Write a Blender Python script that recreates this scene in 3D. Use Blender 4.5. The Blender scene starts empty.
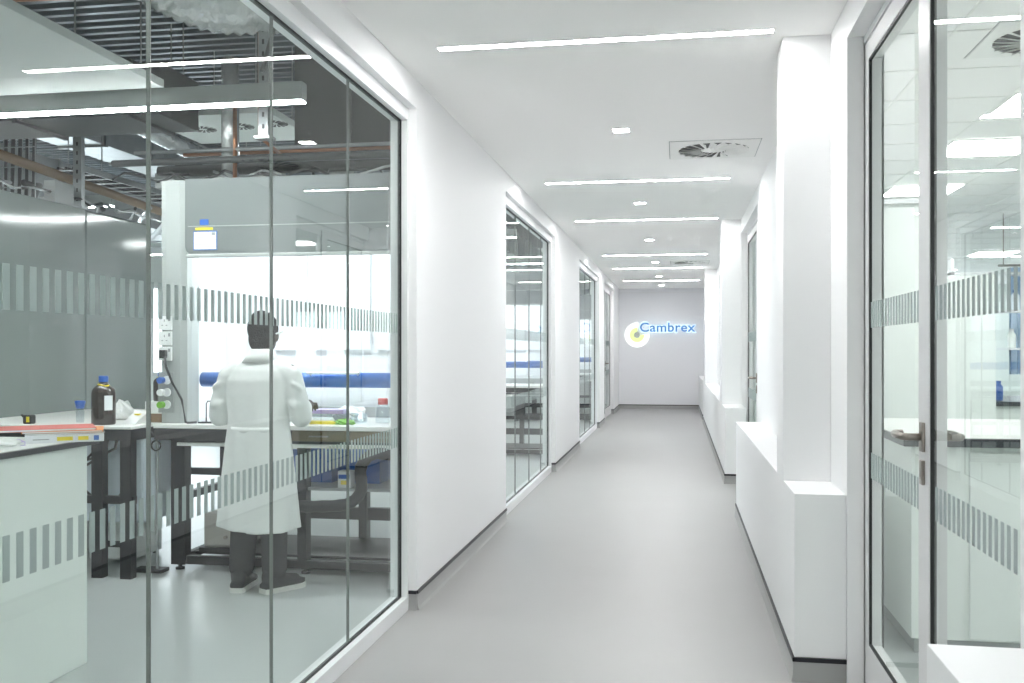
import bpy, bmesh, math, random
from mathutils import Vector, Matrix, Euler
random.seed(7)
C = bpy.context.scene.collection
PI = math.pi
CZ = 2.755            # corridor ceiling height

# ------------------------------------------------------------------ materials
def srgb(r, g, b):
    f = lambda v: (v/255/12.92) if v/255 <= .04045 else ((v/255+.055)/1.055)**2.4
    return (f(r), f(g), f(b), 1)
def mat(name, col, rough=.6, metal=0., spec=.5, bump=0., bscale=40., var=0., vscale=6.):
    m = bpy.data.materials.new(name); m.use_nodes = True
    nt = m.node_tree; p = nt.nodes['Principled BSDF']
    p.inputs['Base Color'].default_value = col
    p.inputs['Roughness'].default_value = rough
    p.inputs['Metallic'].default_value = metal
    p.inputs['Specular IOR Level'].default_value = spec
    if bump or var:
        tc = nt.nodes.new('ShaderNodeTexCoord')
    if bump:
        n = nt.nodes.new('ShaderNodeTexNoise'); n.inputs['Scale'].default_value = bscale
        b = nt.nodes.new('ShaderNodeBump'); b.inputs['Strength'].default_value = bump
        b.inputs['Distance'].default_value = .02
        nt.links.new(tc.outputs['Object'], n.inputs['Vector'])
        nt.links.new(n.outputs['Fac'], b.inputs['Height'])
        nt.links.new(b.outputs['Normal'], p.inputs['Normal'])
    if var:
        n2 = nt.nodes.new('ShaderNodeTexNoise'); n2.inputs['Scale'].default_value = vscale
        n2.inputs['Detail'].default_value = 6
        nt.links.new(tc.outputs['Object'], n2.inputs['Vector'])
        mx = nt.nodes.new('ShaderNodeMix'); mx.data_type = 'RGBA'
        mx.inputs[6].default_value = tuple(c*(1-var) for c in col[:3])+(1,)
        mx.inputs[7].default_value = tuple(min(1, c*(1+var)) for c in col[:3])+(1,)
        nt.links.new(n2.outputs['Fac'], mx.inputs[0])
        nt.links.new(mx.outputs[2], p.inputs['Base Color'])
    return m
def emit(name, col, s):
    m = bpy.data.materials.new(name); m.use_nodes = True
    nt = m.node_tree; nt.nodes.remove(nt.nodes['Principled BSDF'])
    e = nt.nodes.new('ShaderNodeEmission'); e.inputs[0].default_value = col; e.inputs[1].default_value = s
    nt.links.new(e.outputs[0], nt.nodes['Material Output'].inputs[0])
    return m
def glassmat(name, tint=(.95, .975, .965, 1), k=1.0):
    m = bpy.data.materials.new(name); m.use_nodes = True
    nt = m.node_tree; nt.nodes.remove(nt.nodes['Principled BSDF'])
    N = nt.nodes.new
    fr = N('ShaderNodeFresnel'); fr.inputs[0].default_value = 1.5
    # both faces of the pane together reflect 2F/(1+F)
    a = N('ShaderNodeMath'); a.operation = 'ADD'; a.inputs[1].default_value = 1
    m2 = N('ShaderNodeMath'); m2.operation = 'MULTIPLY'; m2.inputs[1].default_value = 2*k
    dv = N('ShaderNodeMath'); dv.operation = 'DIVIDE'
    g = N('ShaderNodeNewGeometry')
    inv = N('ShaderNodeMath'); inv.operation = 'SUBTRACT'; inv.inputs[0].default_value = 1
    mu = N('ShaderNodeMath'); mu.operation = 'MULTIPLY'; mu.use_clamp = True
    tr = N('ShaderNodeBsdfTransparent'); tr.inputs[0].default_value = tint
    gl = N('ShaderNodeBsdfGlossy'); gl.inputs['Roughness'].default_value = 0.0
    gl.inputs['Color'].default_value = (.95, .98, .97, 1)
    mix = N('ShaderNodeMixShader'); L = nt.links.new
    L(fr.outputs[0], a.inputs[0]); L(fr.outputs[0], m2.inputs[0])
    L(m2.outputs[0], dv.inputs[0]); L(a.outputs[0], dv.inputs[1])
    L(g.outputs['Backfacing'], inv.inputs[1])
    L(dv.outputs[0], mu.inputs[0]); L(inv.outputs[0], mu.inputs[1])
    L(mu.outputs[0], mix.inputs[0]); L(tr.outputs[0], mix.inputs[1]); L(gl.outputs[0], mix.inputs[2])
    L(mix.outputs[0], nt.nodes['Material Output'].inputs[0])
    return m
def frost(name, col, t):
    m = bpy.data.materials.new(name); m.use_nodes = True
    nt = m.node_tree; nt.nodes.remove(nt.nodes['Principled BSDF'])
    d = nt.nodes.new('ShaderNodeBsdfDiffuse'); d.inputs[0].default_value = col
    tl = nt.nodes.new('ShaderNodeBsdfTranslucent'); tl.inputs[0].default_value = col
    m1 = nt.nodes.new('ShaderNodeMixShader'); m1.inputs[0].default_value = .5
    tr = nt.nodes.new('ShaderNodeBsdfTransparent')
    m3 = nt.nodes.new('ShaderNodeMixShader'); m3.inputs[0].default_value = t
    L = nt.links.new
    L(d.outputs[0], m1.inputs[1]); L(tl.outputs[0], m1.inputs[2])
    L(m1.outputs[0], m3.inputs[1]); L(tr.outputs[0], m3.inputs[2])
    L(m3.outputs[0], nt.nodes['Material Output'].inputs[0])
    return m

M = dict(
 wall=mat('white wall paint', (.86, .86, .865, 1), .55, spec=.3),
 ceil=mat('white ceiling paint', (.95, .945, .935, 1), .75, spec=.2),
 endwall=mat('pale grey end wall paint', (.88, .88, .905, 1), .6, spec=.3),
 floor=mat('pale grey vinyl floor', (.355, .352, .347, 1), .38, spec=.45, var=.035, vscale=2.2),
 labfloor=mat('grey green lab vinyl', (.47, .50, .495, 1), .28, spec=.5, var=.03, vscale=3),
 cove=mat('grey coved vinyl', (.38, .38, .375, 1), .4),
 cap=mat('black capping strip', (.015, .015, .02, 1), .4),
 frame=mat('white powder coated frame', (.80, .81, .82, 1), .3, spec=.5),
 alu=mat('satin silver door frame', (.74, .73, .735, 1), .35),
 gasket=mat('black rubber gasket', (.02, .022, .022, 1), .5),
 joint=mat('grey glass joint', (.16, .18, .17, 1), .3),
 glass=glassmat('clear glazing', k=.5),
 stripe=frost('frosted stripe film', (.52, .57, .57, 1), .12),
 steel=mat('brushed nickel handle', (.33, .30, .27, 1), .28, metal=1),
 planter=mat('white boxing paint', (.85, .85, .855, 1), .45, spec=.35),
 strip=emit('linear light diffuser', (1, 1, 1, 1), 54),
 down=emit('downlight lens', (1, 1, 1, 1), 40),
 pend=emit('pendant light diffuser', (.97, .99, 1, 1), 37),
 panel=emit('ceiling panel diffuser', (1, 1, 1, 1), 8),
 tube=emit('lamp tube', (.85, .93, 1, 1), 4),
 hoodlamp=emit('hood lamp', (.95, .98, 1, 1), 15),
 window=emit('daylit window sheet', (.85, .93, 1, 1), 3),
 halo=emit('sign halo glow', (.62, .84, 1, 1), .62),
 signwhite=emit('sign white glow', (.93, 1, .97, 1), .6),
 signyel=emit('sign yellow glow', (.85, 1, .45, 1), .50),
 signblue=mat('sign blue face', (.10, .30, .72, 1), .35),
 signgrey=mat('sign grey face', (.62, .66, .62, 1), .5),
 vent=mat('white vent plate', (.88, .88, .86, 1), .5),
 slot=mat('grey vent slot', (.10, .10, .10, 1), .7),
 black=mat('black slot', (.012, .012, .012, 1), .7),
 labwall=mat('glossy grey green wall panel', (.205, .24, .232, 1), .10, spec=.8, bump=.35, bscale=1.1),
 labwhite=mat('lab cabinet white', (.84, .88, .85, 1), .4),
 hood=mat('pale grey hood panel', (.18, .20, .20, 1), .3, spec=.6),
 hoodpost=mat('light grey hood post', (.43, .46, .45, 1), .25, spec=.6),
 hoodin=mat('white hood lining', (.88, .90, .92, 1), .4),
 worktop=mat('white worktop', (.85, .85, .82, 1), .3),
 blacktop=mat('black worktop', (.03, .033, .04, 1), .3),
 darkframe=mat('dark charcoal steel frame', (.014, .014, .017, 1), .45, spec=.4),
 blue=mat('blue plastic', (.02, .12, .50, 1), .35),
 bluerail=mat('blue enamel rail', (.03, .14, .48, 1), .3),
 galv=mat('galvanised steel', (.36, .38, .39, 1), .38, metal=.75, var=.25, vscale=9),
 deck=mat('dark corrugated deck', (.12, .145, .17, 1), .3, metal=.7),
 dark=mat('dark grey painted duct', (.045, .048, .05, 1), .6),
 darksoffit=mat('dark slab soffit', (.05, .055, .06, 1), .8),
 foil=mat('silver foil duct', (.80, .82, .82, 1), .25, metal=.6, bump=1., bscale=14),
 copper=mat('copper pipe', (.42, .18, .09, 1), .35, metal=.8),
 brown=mat('tan insulated pipe', (.19, .115, .055, 1), .6),
 cable=mat('black cable', (.02, .02, .022, 1), .5),
 raft=mat('pale green grey ceiling raft', (.56, .60, .59, 1), .6),
 amber=mat('dark amber glass', (.022, .012, .008, 1), .12, spec=.7),
 paper=mat('white paper', (.82, .83, .82, 1), .7),
 label=mat('white label', (.8, .82, .84, 1), .6),
 yellow=mat('yellow plastic', (.85, .68, .03, 1), .5),
 green=mat('green plastic', (.16, .42, .03, 1), .5),
 red=mat('coral red folder', (.72, .14, .11, 1), .5),
 orange=mat('orange folder', (.80, .30, .06, 1), .5),
 purple=mat('lilac plastic', (.55, .45, .75, 1), .4),
 palegl=glassmat('clear plastic ware', (.86, .90, .92, 1), .8),
 redcap=mat('red cap', (.62, .08, .07, 1), .4),
 socket=mat('white socket plastic', (.85, .86, .86, 1), .3),
 greybox=mat('grey service panel', (.34, .36, .36, 1), .4),
 beige=mat('warm grey equipment shell', (.42, .40, .37, 1), .5),
 coat=mat('white lab coat cotton', (.80, .815, .80, 1), .85, spec=.1, bump=.25, bscale=9),
 trouser=mat('charcoal trousers', (.055, .055, .058, 1), .9, spec=.1),
 skin=mat('dark brown skin', (.055, .03, .022, 1), .5),
 hair=mat('black hair', (.010, .009, .009, 1), .9, spec=.1, bump=1., bscale=120),
 shoe=mat('black shoe', (.02, .02, .024, 1), .5),
 sole=mat('white shoe sole', (.78, .78, .75, 1), .5),
 eye=mat('eye white', (.75, .73, .7, 1), .2),
 wood=mat('warm brown cupboard', (.20, .15, .075, 1), .5),
 palepanel=mat('pale blue grey bottle and daylight colour', (.78, .85, .92, 1), .4),  # daylight under the bench put into this pale colour; some bottles share it
 bluegl=mat('blue curtain', (.45, .60, .78, 1), .5),
)

# ------------------------------------------------------------------ geometry helpers
class MB:
    def __init__(s): s.bm = bmesh.new()
    def box(s, x0, x1, y0, y1, z0, z1, bev=0.):
        r = bmesh.ops.create_cube(s.bm, size=1)
        vs = r['verts']
        for v in vs:
            v.co = Vector(((x0+x1)/2+v.co.x*(x1-x0), (y0+y1)/2+v.co.y*(y1-y0), (z0+z1)/2+v.co.z*(z1-z0)))
        if bev:
            es = list({e for v in vs for e in v.link_edges})
            bmesh.ops.bevel(s.bm, geom=es, offset=bev, segments=2, affect='EDGES', profile=.5)
        return s
    def prism(s, pts, axis, a, b):
        """polygon pts (2-D) extruded along axis from a to b; axis x: pts=(y,z); y: (x,z); z: (x,y)"""
        def P(p, t):
            return {'x': (t, p[0], p[1]), 'y': (p[0], t, p[1]), 'z': (p[0], p[1], t)}[axis]
        v0 = [s.bm.verts.new(P(p, a)) for p in pts]; v1 = [s.bm.verts.new(P(p, b)) for p in pts]
        s.bm.faces.new(v0); s.bm.faces.new(v1[::-1])
        n = len(pts)
        for i in range(n):
            s.bm.faces.new((v0[i], v1[i], v1[(i+1) % n], v0[(i+1) % n]))
        return s
    def tube(s, path, r, seg=10, caps=True):
        path = [Vector(p) for p in path]; rings = []
        up = None
        for i, p in enumerate(path):
            if i == 0: d = path[1]-p
            elif i == len(path)-1: d = p-path[i-1]
            else: d = (path[i+1]-p).normalized()+(p-path[i-1]).normalized()
            d.normalize()
            if up is None: up = Vector((0, 0, 1)) if abs(d.z) < .9 else Vector((1, 0, 0))
            a = d.cross(up)
            if a.length < 1e-4: a = d.cross(Vector((0, 1, 0)))
            a.normalize(); b = d.cross(a).normalized(); up = -b if b.dot(up) < 0 else b
            rr = r[i] if isinstance(r, (list, tuple)) else r
            rings.append([s.bm.verts.new(p+a*math.cos(2*PI*k/seg)*rr+b*math.sin(2*PI*k/seg)*rr) for k in range(seg)])
            
        for A, B in zip(rings, rings[1:]):
            # match start index
            best = min(range(seg), key=lambda o: (A[0].co-B[o].co).length)
            dirn = 1 if (A[1].co-B[(best+1) % seg].co).length <= (A[1].co-B[(best-1) % seg].co).length else -1
            Bo = [B[(best+dirn*k) % seg] for k in range(seg)]
            for k in range(seg):
                s.bm.faces.new((A[k], A[(k+1) % seg], Bo[(k+1) % seg], Bo[k]))
        if caps:
            s.bm.faces.new(rings[0]); s.bm.faces.new(rings[-1][::-1])
        return s
    def lathe(s, prof, cx, cy, cz, seg=24, sx=1., sy=1.):
        rings = []
        for (r, z) in prof:
            if r < 1e-5: rings.append([s.bm.verts.new((cx, cy, cz+z))])
            else: rings.append([s.bm.verts.new((cx+r*sx*math.cos(2*PI*k/seg), cy+r*sy*math.sin(2*PI*k/seg), cz+z)) for k in range(seg)])
        for A, B in zip(rings, rings[1:]):
            for k in range(seg):
                if len(A) == 1 and len(B) == 1: continue
                if len(A) == 1: s.bm.faces.new((A[0], B[(k+1) % seg], B[k]))
                elif len(B) == 1: s.bm.faces.new((A[k], A[(k+1) % seg], B[0]))
                else: s.bm.faces.new((A[k], A[(k+1) % seg], B[(k+1) % seg], B[k]))
        if len(rings[0]) > 1: s.bm.faces.new(rings[0][::-1])
        if len(rings[-1]) > 1: s.bm.faces.new(rings[-1])
        return s
    def ell(s, c, r, rot=None, seg=20):
        rr = bmesh.ops.create_uvsphere(s.bm, u_segments=seg, v_segments=seg//2+2, radius=1)
        R = rot.to_matrix() if rot else Matrix.Identity(3)
        for v in rr['verts']: v.co = Vector(c)+R @ Vector((v.co.x*r[0], v.co.y*r[1], v.co.z*r[2]))
        return s
    def cap(s, p0, p1, r0, r1, seg=14):
        p0, p1 = Vector(p0), Vector(p1)
        s.ell(p0, (r0,)*3, seg=seg); s.ell(p1, (r1,)*3, seg=seg)
        s.tube([p0, p1], [r0, r1], seg)
        return s
    def pieces(s, name, m, parent):
        '''every connected piece becomes a part of its own'''
        bm = s.bm; bm.verts.index_update(); seen = set(); out = []
        for v in list(bm.verts):
            if v in seen: continue
            st = [v]; comp = []; seen.add(v)
            while st:
                a = st.pop(); comp.append(a)
                for e in a.link_edges:
                    b = e.other_vert(a)
                    if b not in seen: seen.add(b); st.append(b)
            n = MB(); mp = {q: n.bm.verts.new(q.co) for q in comp}
            for f in {f for q in comp for f in q.link_faces}: n.bm.faces.new([mp[q] for q in f.verts])
            out.append(n.build(name, m, parent))
        bm.free(); return out
    def build(s, name, m, parent=None, smooth=False, loc=None):
        bmesh.ops.recalc_face_normals(s.bm, faces=s.bm.faces)
        off = Vector((0, 0, 0))
        if parent is not None:
            p = parent
            while p is not None: off += p.location; p = p.parent
        elif loc is not None: off = Vector(loc)
        for v in s.bm.verts: v.co -= off
        me = bpy.data.meshes.new(name); s.bm.to_mesh(me); s.bm.free()
        me.materials.append(m)
        if smooth:
            for p in me.polygons: p.use_smooth = True
        o = bpy.data.objects.new(name, me); C.objects.link(o)
        if parent is not None: o.parent = parent
        elif loc is not None: o.location = loc
        return o
def tag(o, label=None, cat=None, group=None, kind=None):
    if label: o['label'] = label
    if cat: o['category'] = cat
    if group: o['group'] = group
    if kind: o['kind'] = kind
    return o
def thing(name, label, cat, loc=(0, 0, 0), group=None):
    o = bpy.data.objects.new(name, None); C.objects.link(o); o.location = loc
    o.empty_display_size = .1
    return tag(o, label, cat, group)
def sroot(name, loc=(0, 0, 0), label=None, cat=None):
    o = bpy.data.objects.new(name, None); C.objects.link(o); o.location = loc
    o.empty_display_size = .1
    return tag(o, label, cat, kind='structure')
def struct(name, mb, m): return tag(mb.build(name, m), kind='structure')
def dup(root, dx, dy, dz, label, group=None):
    def rec(o, par):
        c = o.copy(); C.objects.link(c); c.parent = par
        for ch in list(o.children): rec(ch, c)
        return c
    r = rec(root, None); r.location = root.location+Vector((dx, dy, dz)); r['label'] = label
    if group: r['group'] = group
    return r
def smoothmods(o, vox=.01, it=4):
    md = o.modifiers.new('remesh', 'REMESH'); md.mode = 'VOXEL'; md.voxel_size = vox; md.use_smooth_shade = True
    sm = o.modifiers.new('smooth', 'SMOOTH'); sm.factor = .5; sm.iterations = it

# ------------------------------------------------------------------ corridor shell
WL, WR = -1.338, .67         # wall faces
GL, GR = -1.42, .76          # glass planes
T = .14
TOP = 2.605                  # soffit of the openings
YB, YE = -4.0, 22.2
def wall_with_openings(x0, x1, openings, y0, y1):
    mb = MB(); y = y0
    for (a, b) in openings:
        if a > y: mb.box(x0, x1, y, a, 0, 3.75)
        mb.box(x0, x1, a, b, TOP, 3.75)
        y = b
    if y < y1: mb.box(x0, x1, y, y1, 0, 3.75)
    return mb
LO = [(-.03, 4.83), (7.46, 10.55), (13.2, 16.6), (17.75, 20.3)]
RO = [(2.05, 4.03), (8.45, 10.62), (14.2, 16.4)]
struct('wall_left', wall_with_openings(WL-T, WL, LO, YB, YE), M['wall'])
struct('wall_right', wall_with_openings(WR, WR+T, RO, YB, YE), M['wall'])
struct('wall_end', MB().box(WL-T, WR+T, YE, YE+.12, 0, 3.75), M['endwall'])
struct('wall_behind', MB().box(WL-T, WR+T, YB-.12, YB, 0, 3.75), M['wall'])
struct('ceiling', MB().box(WL, WR, YB, YE, CZ, CZ+.1), M['ceil'])
struct('floor', MB().box(WL-T+.07, WR+.07, YB-.1, YE+.1, -.1, 0), M['floor'])
tag(MB().box(WL, WR, YE-.03, YE-.001, CZ-.10, CZ-.085).build('trim_1', M['wall']), kind='structure')

# coved skirting with black capping strips
def skirt(name, pieces):
    r = sroot(name)
    a, b = MB(), MB()
    for (ax, c, s, t0, t1) in pieces:      # ax 'x': face at x=c, facing s, running y t0..t1
        pr = [(c, 0), (c+s*.016, 0), (c+s*.008, .012), (c+s*.005, .035), (c+s*.004, .085), (c, .085)]
        q = [(c, .083), (c+s*.009, .083), (c+s*.009, .100), (c, .100)]
        if ax == 'x':
            a.prism([(p[0], p[1]) for p in pr], 'y', t0, t1); b.prism(q, 'y', t0, t1)
        else:
            a.prism(pr, 'x', t0, t1); b.prism(q, 'x', t0, t1)
    a.build('coved_skirting', M['cove'], r); b.build('capping_strip', M['cap'], r)
    return r
def lsegs():
    y = YB; out = []
    for a, b in LO:
        out.append(('x', WL, 1, y, a))
        out.append(('y', a, 1, WL-.05, WL)); out.append(('y', b, -1, WL-.05, WL)); y = b
    out.append(('x', WL, 1, y, YE)); return out
skirt('baseboard_left', lsegs())
skirt('baseboard_end', [('y', YE, -1, WL, WR)])
skirt('baseboard_right', [('x', WR, -1, YB, 1.2), ('x', WR, -1, 8.04, 8.44), ('x', WR, -1, 18.45, 18.94)])

# ------------------------------------------------------------------ glazed screens on the left
def stripes(parent, x, s, y0, y1, skip=()):
    mb = MB(); n = round((y1-y0)/.0444); p = (y1-y0)/n
    for k in range(n):
        yy = y0+p*(k+.25)
        for (z0, z1) in ((.85, .95), (1.437, 1.537)):
            mb.box(x-.0006, x+.0006, yy, yy+p*.5, z0, z1)
    return mb.build('frosted_stripes', M['stripe'], parent)
def screen(name, y0, y1, joints):
    r = sroot(name, (GL, (y0+y1)/2, 0))
    f = MB(); X0, X1 = GL-.05, WL-.042
    f.box(X0, X1, y0, y1, 0, .07); f.box(X0, X1, y0, y1, 2.54, TOP)
    f.box(X0, X1, y0, y0+.03, .07, 2.54); f.box(X0, X1, y1-.03, y1, .07, 2.54)
    f.build('frame', M['frame'], r)
    g = MB(); X0, X1 = GL-.009, GL+.009
    g.box(X0, X1, y0+.03, y1-.03, .07, .076); g.box(X0, X1, y0+.03, y1-.03, 2.533, 2.54)
    g.box(X0, X1, y0+.03, y0+.038, .07, 2.54); g.box(X0, X1, y1-.038, y1-.03, .07, 2.54)
    g.build('gasket', M['gasket'], r)
    ys = [y0+.038]+joints+[y1-.038]
    for a, b in zip(ys, ys[1:]):
        pn = MB().box(GL-.005, GL+.005, a+.002, b-.002, .076, 2.533).build('glass_pane', M['glass'], r)
        stripes(pn, GL-.0062, 1, a+.004, b-.004)
    for j in joints:
        MB().box(GL-.006, GL+.006, j-.002, j+.002, .076, 2.533).build('glass_joint', M['joint'], r)
    return r
screen('window_1', -.03, 4.83, [.806, 1.606, 2.406, 3.206, 4.006])
screen('window_2', 7.46, 10.55, [8.37, 9.17, 9.97])
screen('window_3', 13.2, 16.6, [14.0, 14.8, 15.6])

# ------------------------------------------------------------------ doors
def bar(mb, p0, p1, r): mb.tube([p0, p1], r, 10)
def door(name, X, s, y_far, y_mid, y_near, top=2.57):
    """X outer face; s=+1 if the lab lies to +x. leaf from y_far to y_mid, fixed pane to y_near"""
    r = sroot(name, (X, (y_far+y_near)/2, 0))
    f = MB(); a, b = sorted((X+.0*s, X+.075*s))
    f.box(a, b, y_far, y_far+.035, 0, TOP); f.box(a, b, y_near-.05, y_near, 0, TOP)
    f.box(a, b, y_near, y_far, top+.006, TOP)
    f.build('door_frame', M['frame'], r)
    # fixed pane beside the leaf
    f = MB(); f.box(a, b, y_near, y_mid-.04, 0, .10); f.box(a, b, y_near, y_mid-.04, top-.06, top+.006)
    f.build('side_light_frame', M['alu'], r)
    gx = X+.014*s
    pn = MB().box(gx-.005, gx+.005, y_near+.006, y_mid-.03, .10, top-.06).build('side_light_glass', M['glass'], r)
    stripes(pn, gx-.0062*s, 1, y_near+.01, y_mid-.04)
    MB().box(min(X+.004*s, X+.02*s), max(X+.004*s, X+.02*s), y_mid-.014, y_mid-.006, .0, top).build('gasket', M['gasket'], r)
    # leaf
    L = MB(); a, b = sorted((X+.002*s, X+.052*s)); st = .07
    L.box(a, b, y_far-.006-st, y_far-.006, .012, top-.002)
    L.box(a, b, y_mid-.004, y_mid+.125, .012, top-.002)
    L.box(a, b, y_mid+.125, y_far-.006-st, .012, .19)
    L.box(a, b, y_mid+.125, y_far-.006-st, top-.075, top-.002)
    lf = L.build('door_leaf', M['alu'], r)
    g = MB(); q0, q1 = y_mid+.125, y_far-.006-st; a, b = sorted((X+.004*s, X+.014*s))
    g.box(a, b, q0, q0+.007, .19, top-.075); g.box(a, b, q1-.009, q1, .19, top-.075)
    g.box(a, b, q0, q1, .19, .198); g.box(a, b, q0, q1, top-.085, top-.075)
    g.build('glass_gasket', M['gasket'], lf)
    pn = MB().box(gx-.005, gx+.005, q0+.007, q1-.009, .198, top-.085).build('door_glass', M['glass'], lf)
    stripes(pn, gx-.0062*s, 1, q0+.01, q1-.012)
    h = MB()
    for sx, o in ((-s, X), (s, X+.054*s)):
        yc = y_mid+.062
        pts = [(o, yc, 1.085), (o+sx*.045, yc, 1.085), (o+sx*.058, yc+.014, 1.085), (o+sx*.06, yc+.11, 1.085), (o+sx*.052, yc+.135, 1.085), (o+sx*.03, yc+.14, 1.085)]
        h.tube(pts, .0115, 12)
    h.build('handle', M['steel'], lf, True)
    e = MB()
    for o0, o1 in ((X-.008*s, X+.003*s), (X+.05*s, X+.060*s)):
        a, b = sorted((o0, o1))
        e.box(a, b, y_mid+.045, y_mid+.079, 1.04, 1.130, .003); e.box(a, b, y_mid+.047, y_mid+.077, .940, 1.015, .003)
    e.pieces('lock_plate', M['steel'], lf)
    return r
door('door_1', .735, 1, 4.03, 3.03, 2.05)
door('door_2', .735, 1, 10.62, 9.30, 8.45)
door('door_3', .735, 1, 16.4, 15.3, 14.2)
door('door_4', -1.403, -1, 20.3, 18.75, 17.75)
# reveal linings behind the recessed frames
# (walls are 0.14 thick, frames sit inside them)

# ------------------------------------------------------------------ white boxed-in ledges and columns
def ledge(y0, y1, label, e=.467):
    r = thing('wall_ledge', label, 'ledge', ((e+WR)/2, (y0+y1)/2, 0), 'white boxed ledges along the right wall')
    MB().box(e, WR, y0, y1, .10, .764, .002).build('casing', M['planter'], r)
    a, b = MB(), MB()
    a.prism([(e, 0), (e-.012, 0), (e-.006, .03), (e-.005, .088), (e, .10)], 'y', y0-.004, y1)
    a.box(e, WR, y0-.003, y1, 0, .10)
    a.build('coved_skirting', M['cove'], r)
    b.box(e-.008, e, y0-.01, y1, .083, .10); b.box(e-.008, WR, y0-.01, y0, .083, .10)
    b.build('capping_strip', M['cap'], r)
    return r
ledge(-.6, 2.03, 'white boxed ledge at the bottom right, nearest, under the glass side light', .489)
ledge(4.05, 8.03, 'long white boxed ledge just beyond the near glass door, widest in view')
ledge(9.91, 18.4, 'white boxed ledge starting beyond the second right-hand door')
ledge(18.95, 22.16, 'short farthest white boxed ledge beside the end wall')
def column(y0, y1, label):
    r = MB().box(.464, WR, y0, y1, .764, CZ, .003).build('column', M['planter'], None, loc=((.464+WR)/2, (y0+y1)/2, .764))
    tag(r, label, 'column', 'white square columns on the ledges')
column(4.45, 4.72, 'nearest wide white square column standing on the near ledge')
column(10.6, 11.1, 'middle white square column beyond the second right-hand door')
column(17.1, 17.6, 'farthest narrow white square column on the right, near the end wall')

# ------------------------------------------------------------------ ceiling fittings of the corridor
sl = None
SY = [4.35, 8.02, 10.43, 14.3, 16.63, 19.63]
names = ['nearest long recessed light strip across the corridor ceiling', 'second recessed light strip, just beyond the near vent',
         'third recessed light strip across the corridor ceiling', 'fourth recessed light strip, before the far vent',
         'fifth recessed light strip, just beyond the far vent', 'last recessed light strip, nearest the end wall']
for y, n in zip(SY, names):
    if sl is None:
        sl = thing('strip_light', n, 'ceiling light', (-.35, y, CZ), 'light strips across the corridor ceiling')
        MB().box(-1.098, .412, y-.024, y+.024, CZ-.004, CZ+.01).build('diffuser', M['strip'], sl)
        t = MB(); t.box(-1.106, -1.098, y-.028, y+.028, CZ-.005, CZ+.01); t.box(.412, .42, y-.028, y+.028, CZ-.005, CZ+.01)
        t.box(-1.106, .42, y-.028, y-.024, CZ-.005, CZ+.01); t.box(-1.106, .42, y+.024, y+.028, CZ-.005, CZ+.01)
        t.build('trim', M['vent'], sl)
    else: dup(sl, 0, y-SY[0], 0, n)
for y in (.7, -2.6):
    dup(sl, 0, y-SY[0], 0, 'recessed light strip in the corridor ceiling behind the viewer')
dl = None
DY = [6.16, 9.25, 12.35, 15.5, 18.5, 21.1]
dn = ['nearest small square downlight, beside the near vent', 'second small square downlight, beyond the second light strip', 'third small square downlight from the front',
      'fourth small square downlight, level with the far vent', 'fifth small square downlight from the front', 'last small square downlight before the end wall']
for y, n in zip(DY, dn):
    if dl is None:
        dl = thing('downlight', n, 'ceiling light', (-.358, y, CZ), 'small square downlights along the ceiling centre')
        MB().box(-.408, -.308, y-.05, y+.05, CZ-.004, CZ+.01, .003).build('lens', M['down'], dl)
        t = MB()
        for (a, b, c, d) in ((-.418, -.408, y-.06, y+.06), (-.308, -.298, y-.06, y+.06), (-.408, -.308, y-.06, y-.05), (-.408, -.308, y+.05, y+.06)):
            t.box(a, b, c, d, CZ-.005, CZ+.01)
        t.build('trim', M['vent'], dl)
    else: dup(dl, 0, y-DY[0], 0, n)
def swirl_vent(cx, cy, z, label, s=.3, name='ceiling_vent', m='vent', group=None):
    r = thing(name, label, 'vent', (cx, cy, z), group)
    p = MB(); p.box(cx-s, cx+s, cy-s, cy+s, z-.006, z+.02, .002)
    p.build('face_plate', M[m], r)
    e = MB(); w = .006
    for (a, b, c, d) in ((-s-w, s+w, -s-w, -s), (-s-w, s+w, s, s+w), (-s-w, -s, -s, s), (s, s+w, -s, s)):
        e.box(cx+a, cx+b, cy+c, cy+d, z-.001, z+.02)
    e.build('shadow_gap', M['greybox'], r)
    R0, R1 = s*.30, s*.80; sl_, bl = MB(), MB(); n = 20
    for k in range(n):
        a = 2*PI*k/n
        def P(rad, da): return (cx+rad*math.cos(a+da), cy+rad*math.sin(a+da))
        q = [P(R0, 0), P(R1, .30), P(R1, .50), P(R0, .17)]
        sl_.prism(q, 'z', z-.0075, z-.006)
        # curved blade standing in the slot
        u = [P(R0, .0), P(R1, .30), P(R1, .33), P(R0, .05)]
        zz = z-.018
        bm = bl.bm
        vs = [bm.verts.new((P(R0, -.02)[0], P(R0, -.02)[1], z-.006)), bm.verts.new((P(R1, .27)[0], P(R1, .27)[1], z-.006)),
              bm.verts.new((P(R1, .38)[0], P(R1, .38)[1], zz)), bm.verts.new((P(R0, .07)[0], P(R0, .07)[1], zz))]
        v2 = [bm.verts.new(v.co+Vector((0, 0, -.0015))) for v in vs]
        bm.faces.new(vs); bm.faces.new(v2[::-1])
        for i in range(4): bm.faces.new((vs[i], v2[i], v2[(i+1) % 4], vs[(i+1) % 4]))
    sl_.build('slots', M['slot'], r); bl.build('blades', M[m], r)
    return r
v1 = swirl_vent(.245, 6.86, CZ, 'square swirl air vent near the first downlight in the corridor ceiling', group='swirl vents in the corridor ceiling')
dup(v1, -.06, 8.8, 0, 'far square swirl air vent in the corridor ceiling near the end', 'swirl vents in the corridor ceiling')

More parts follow.
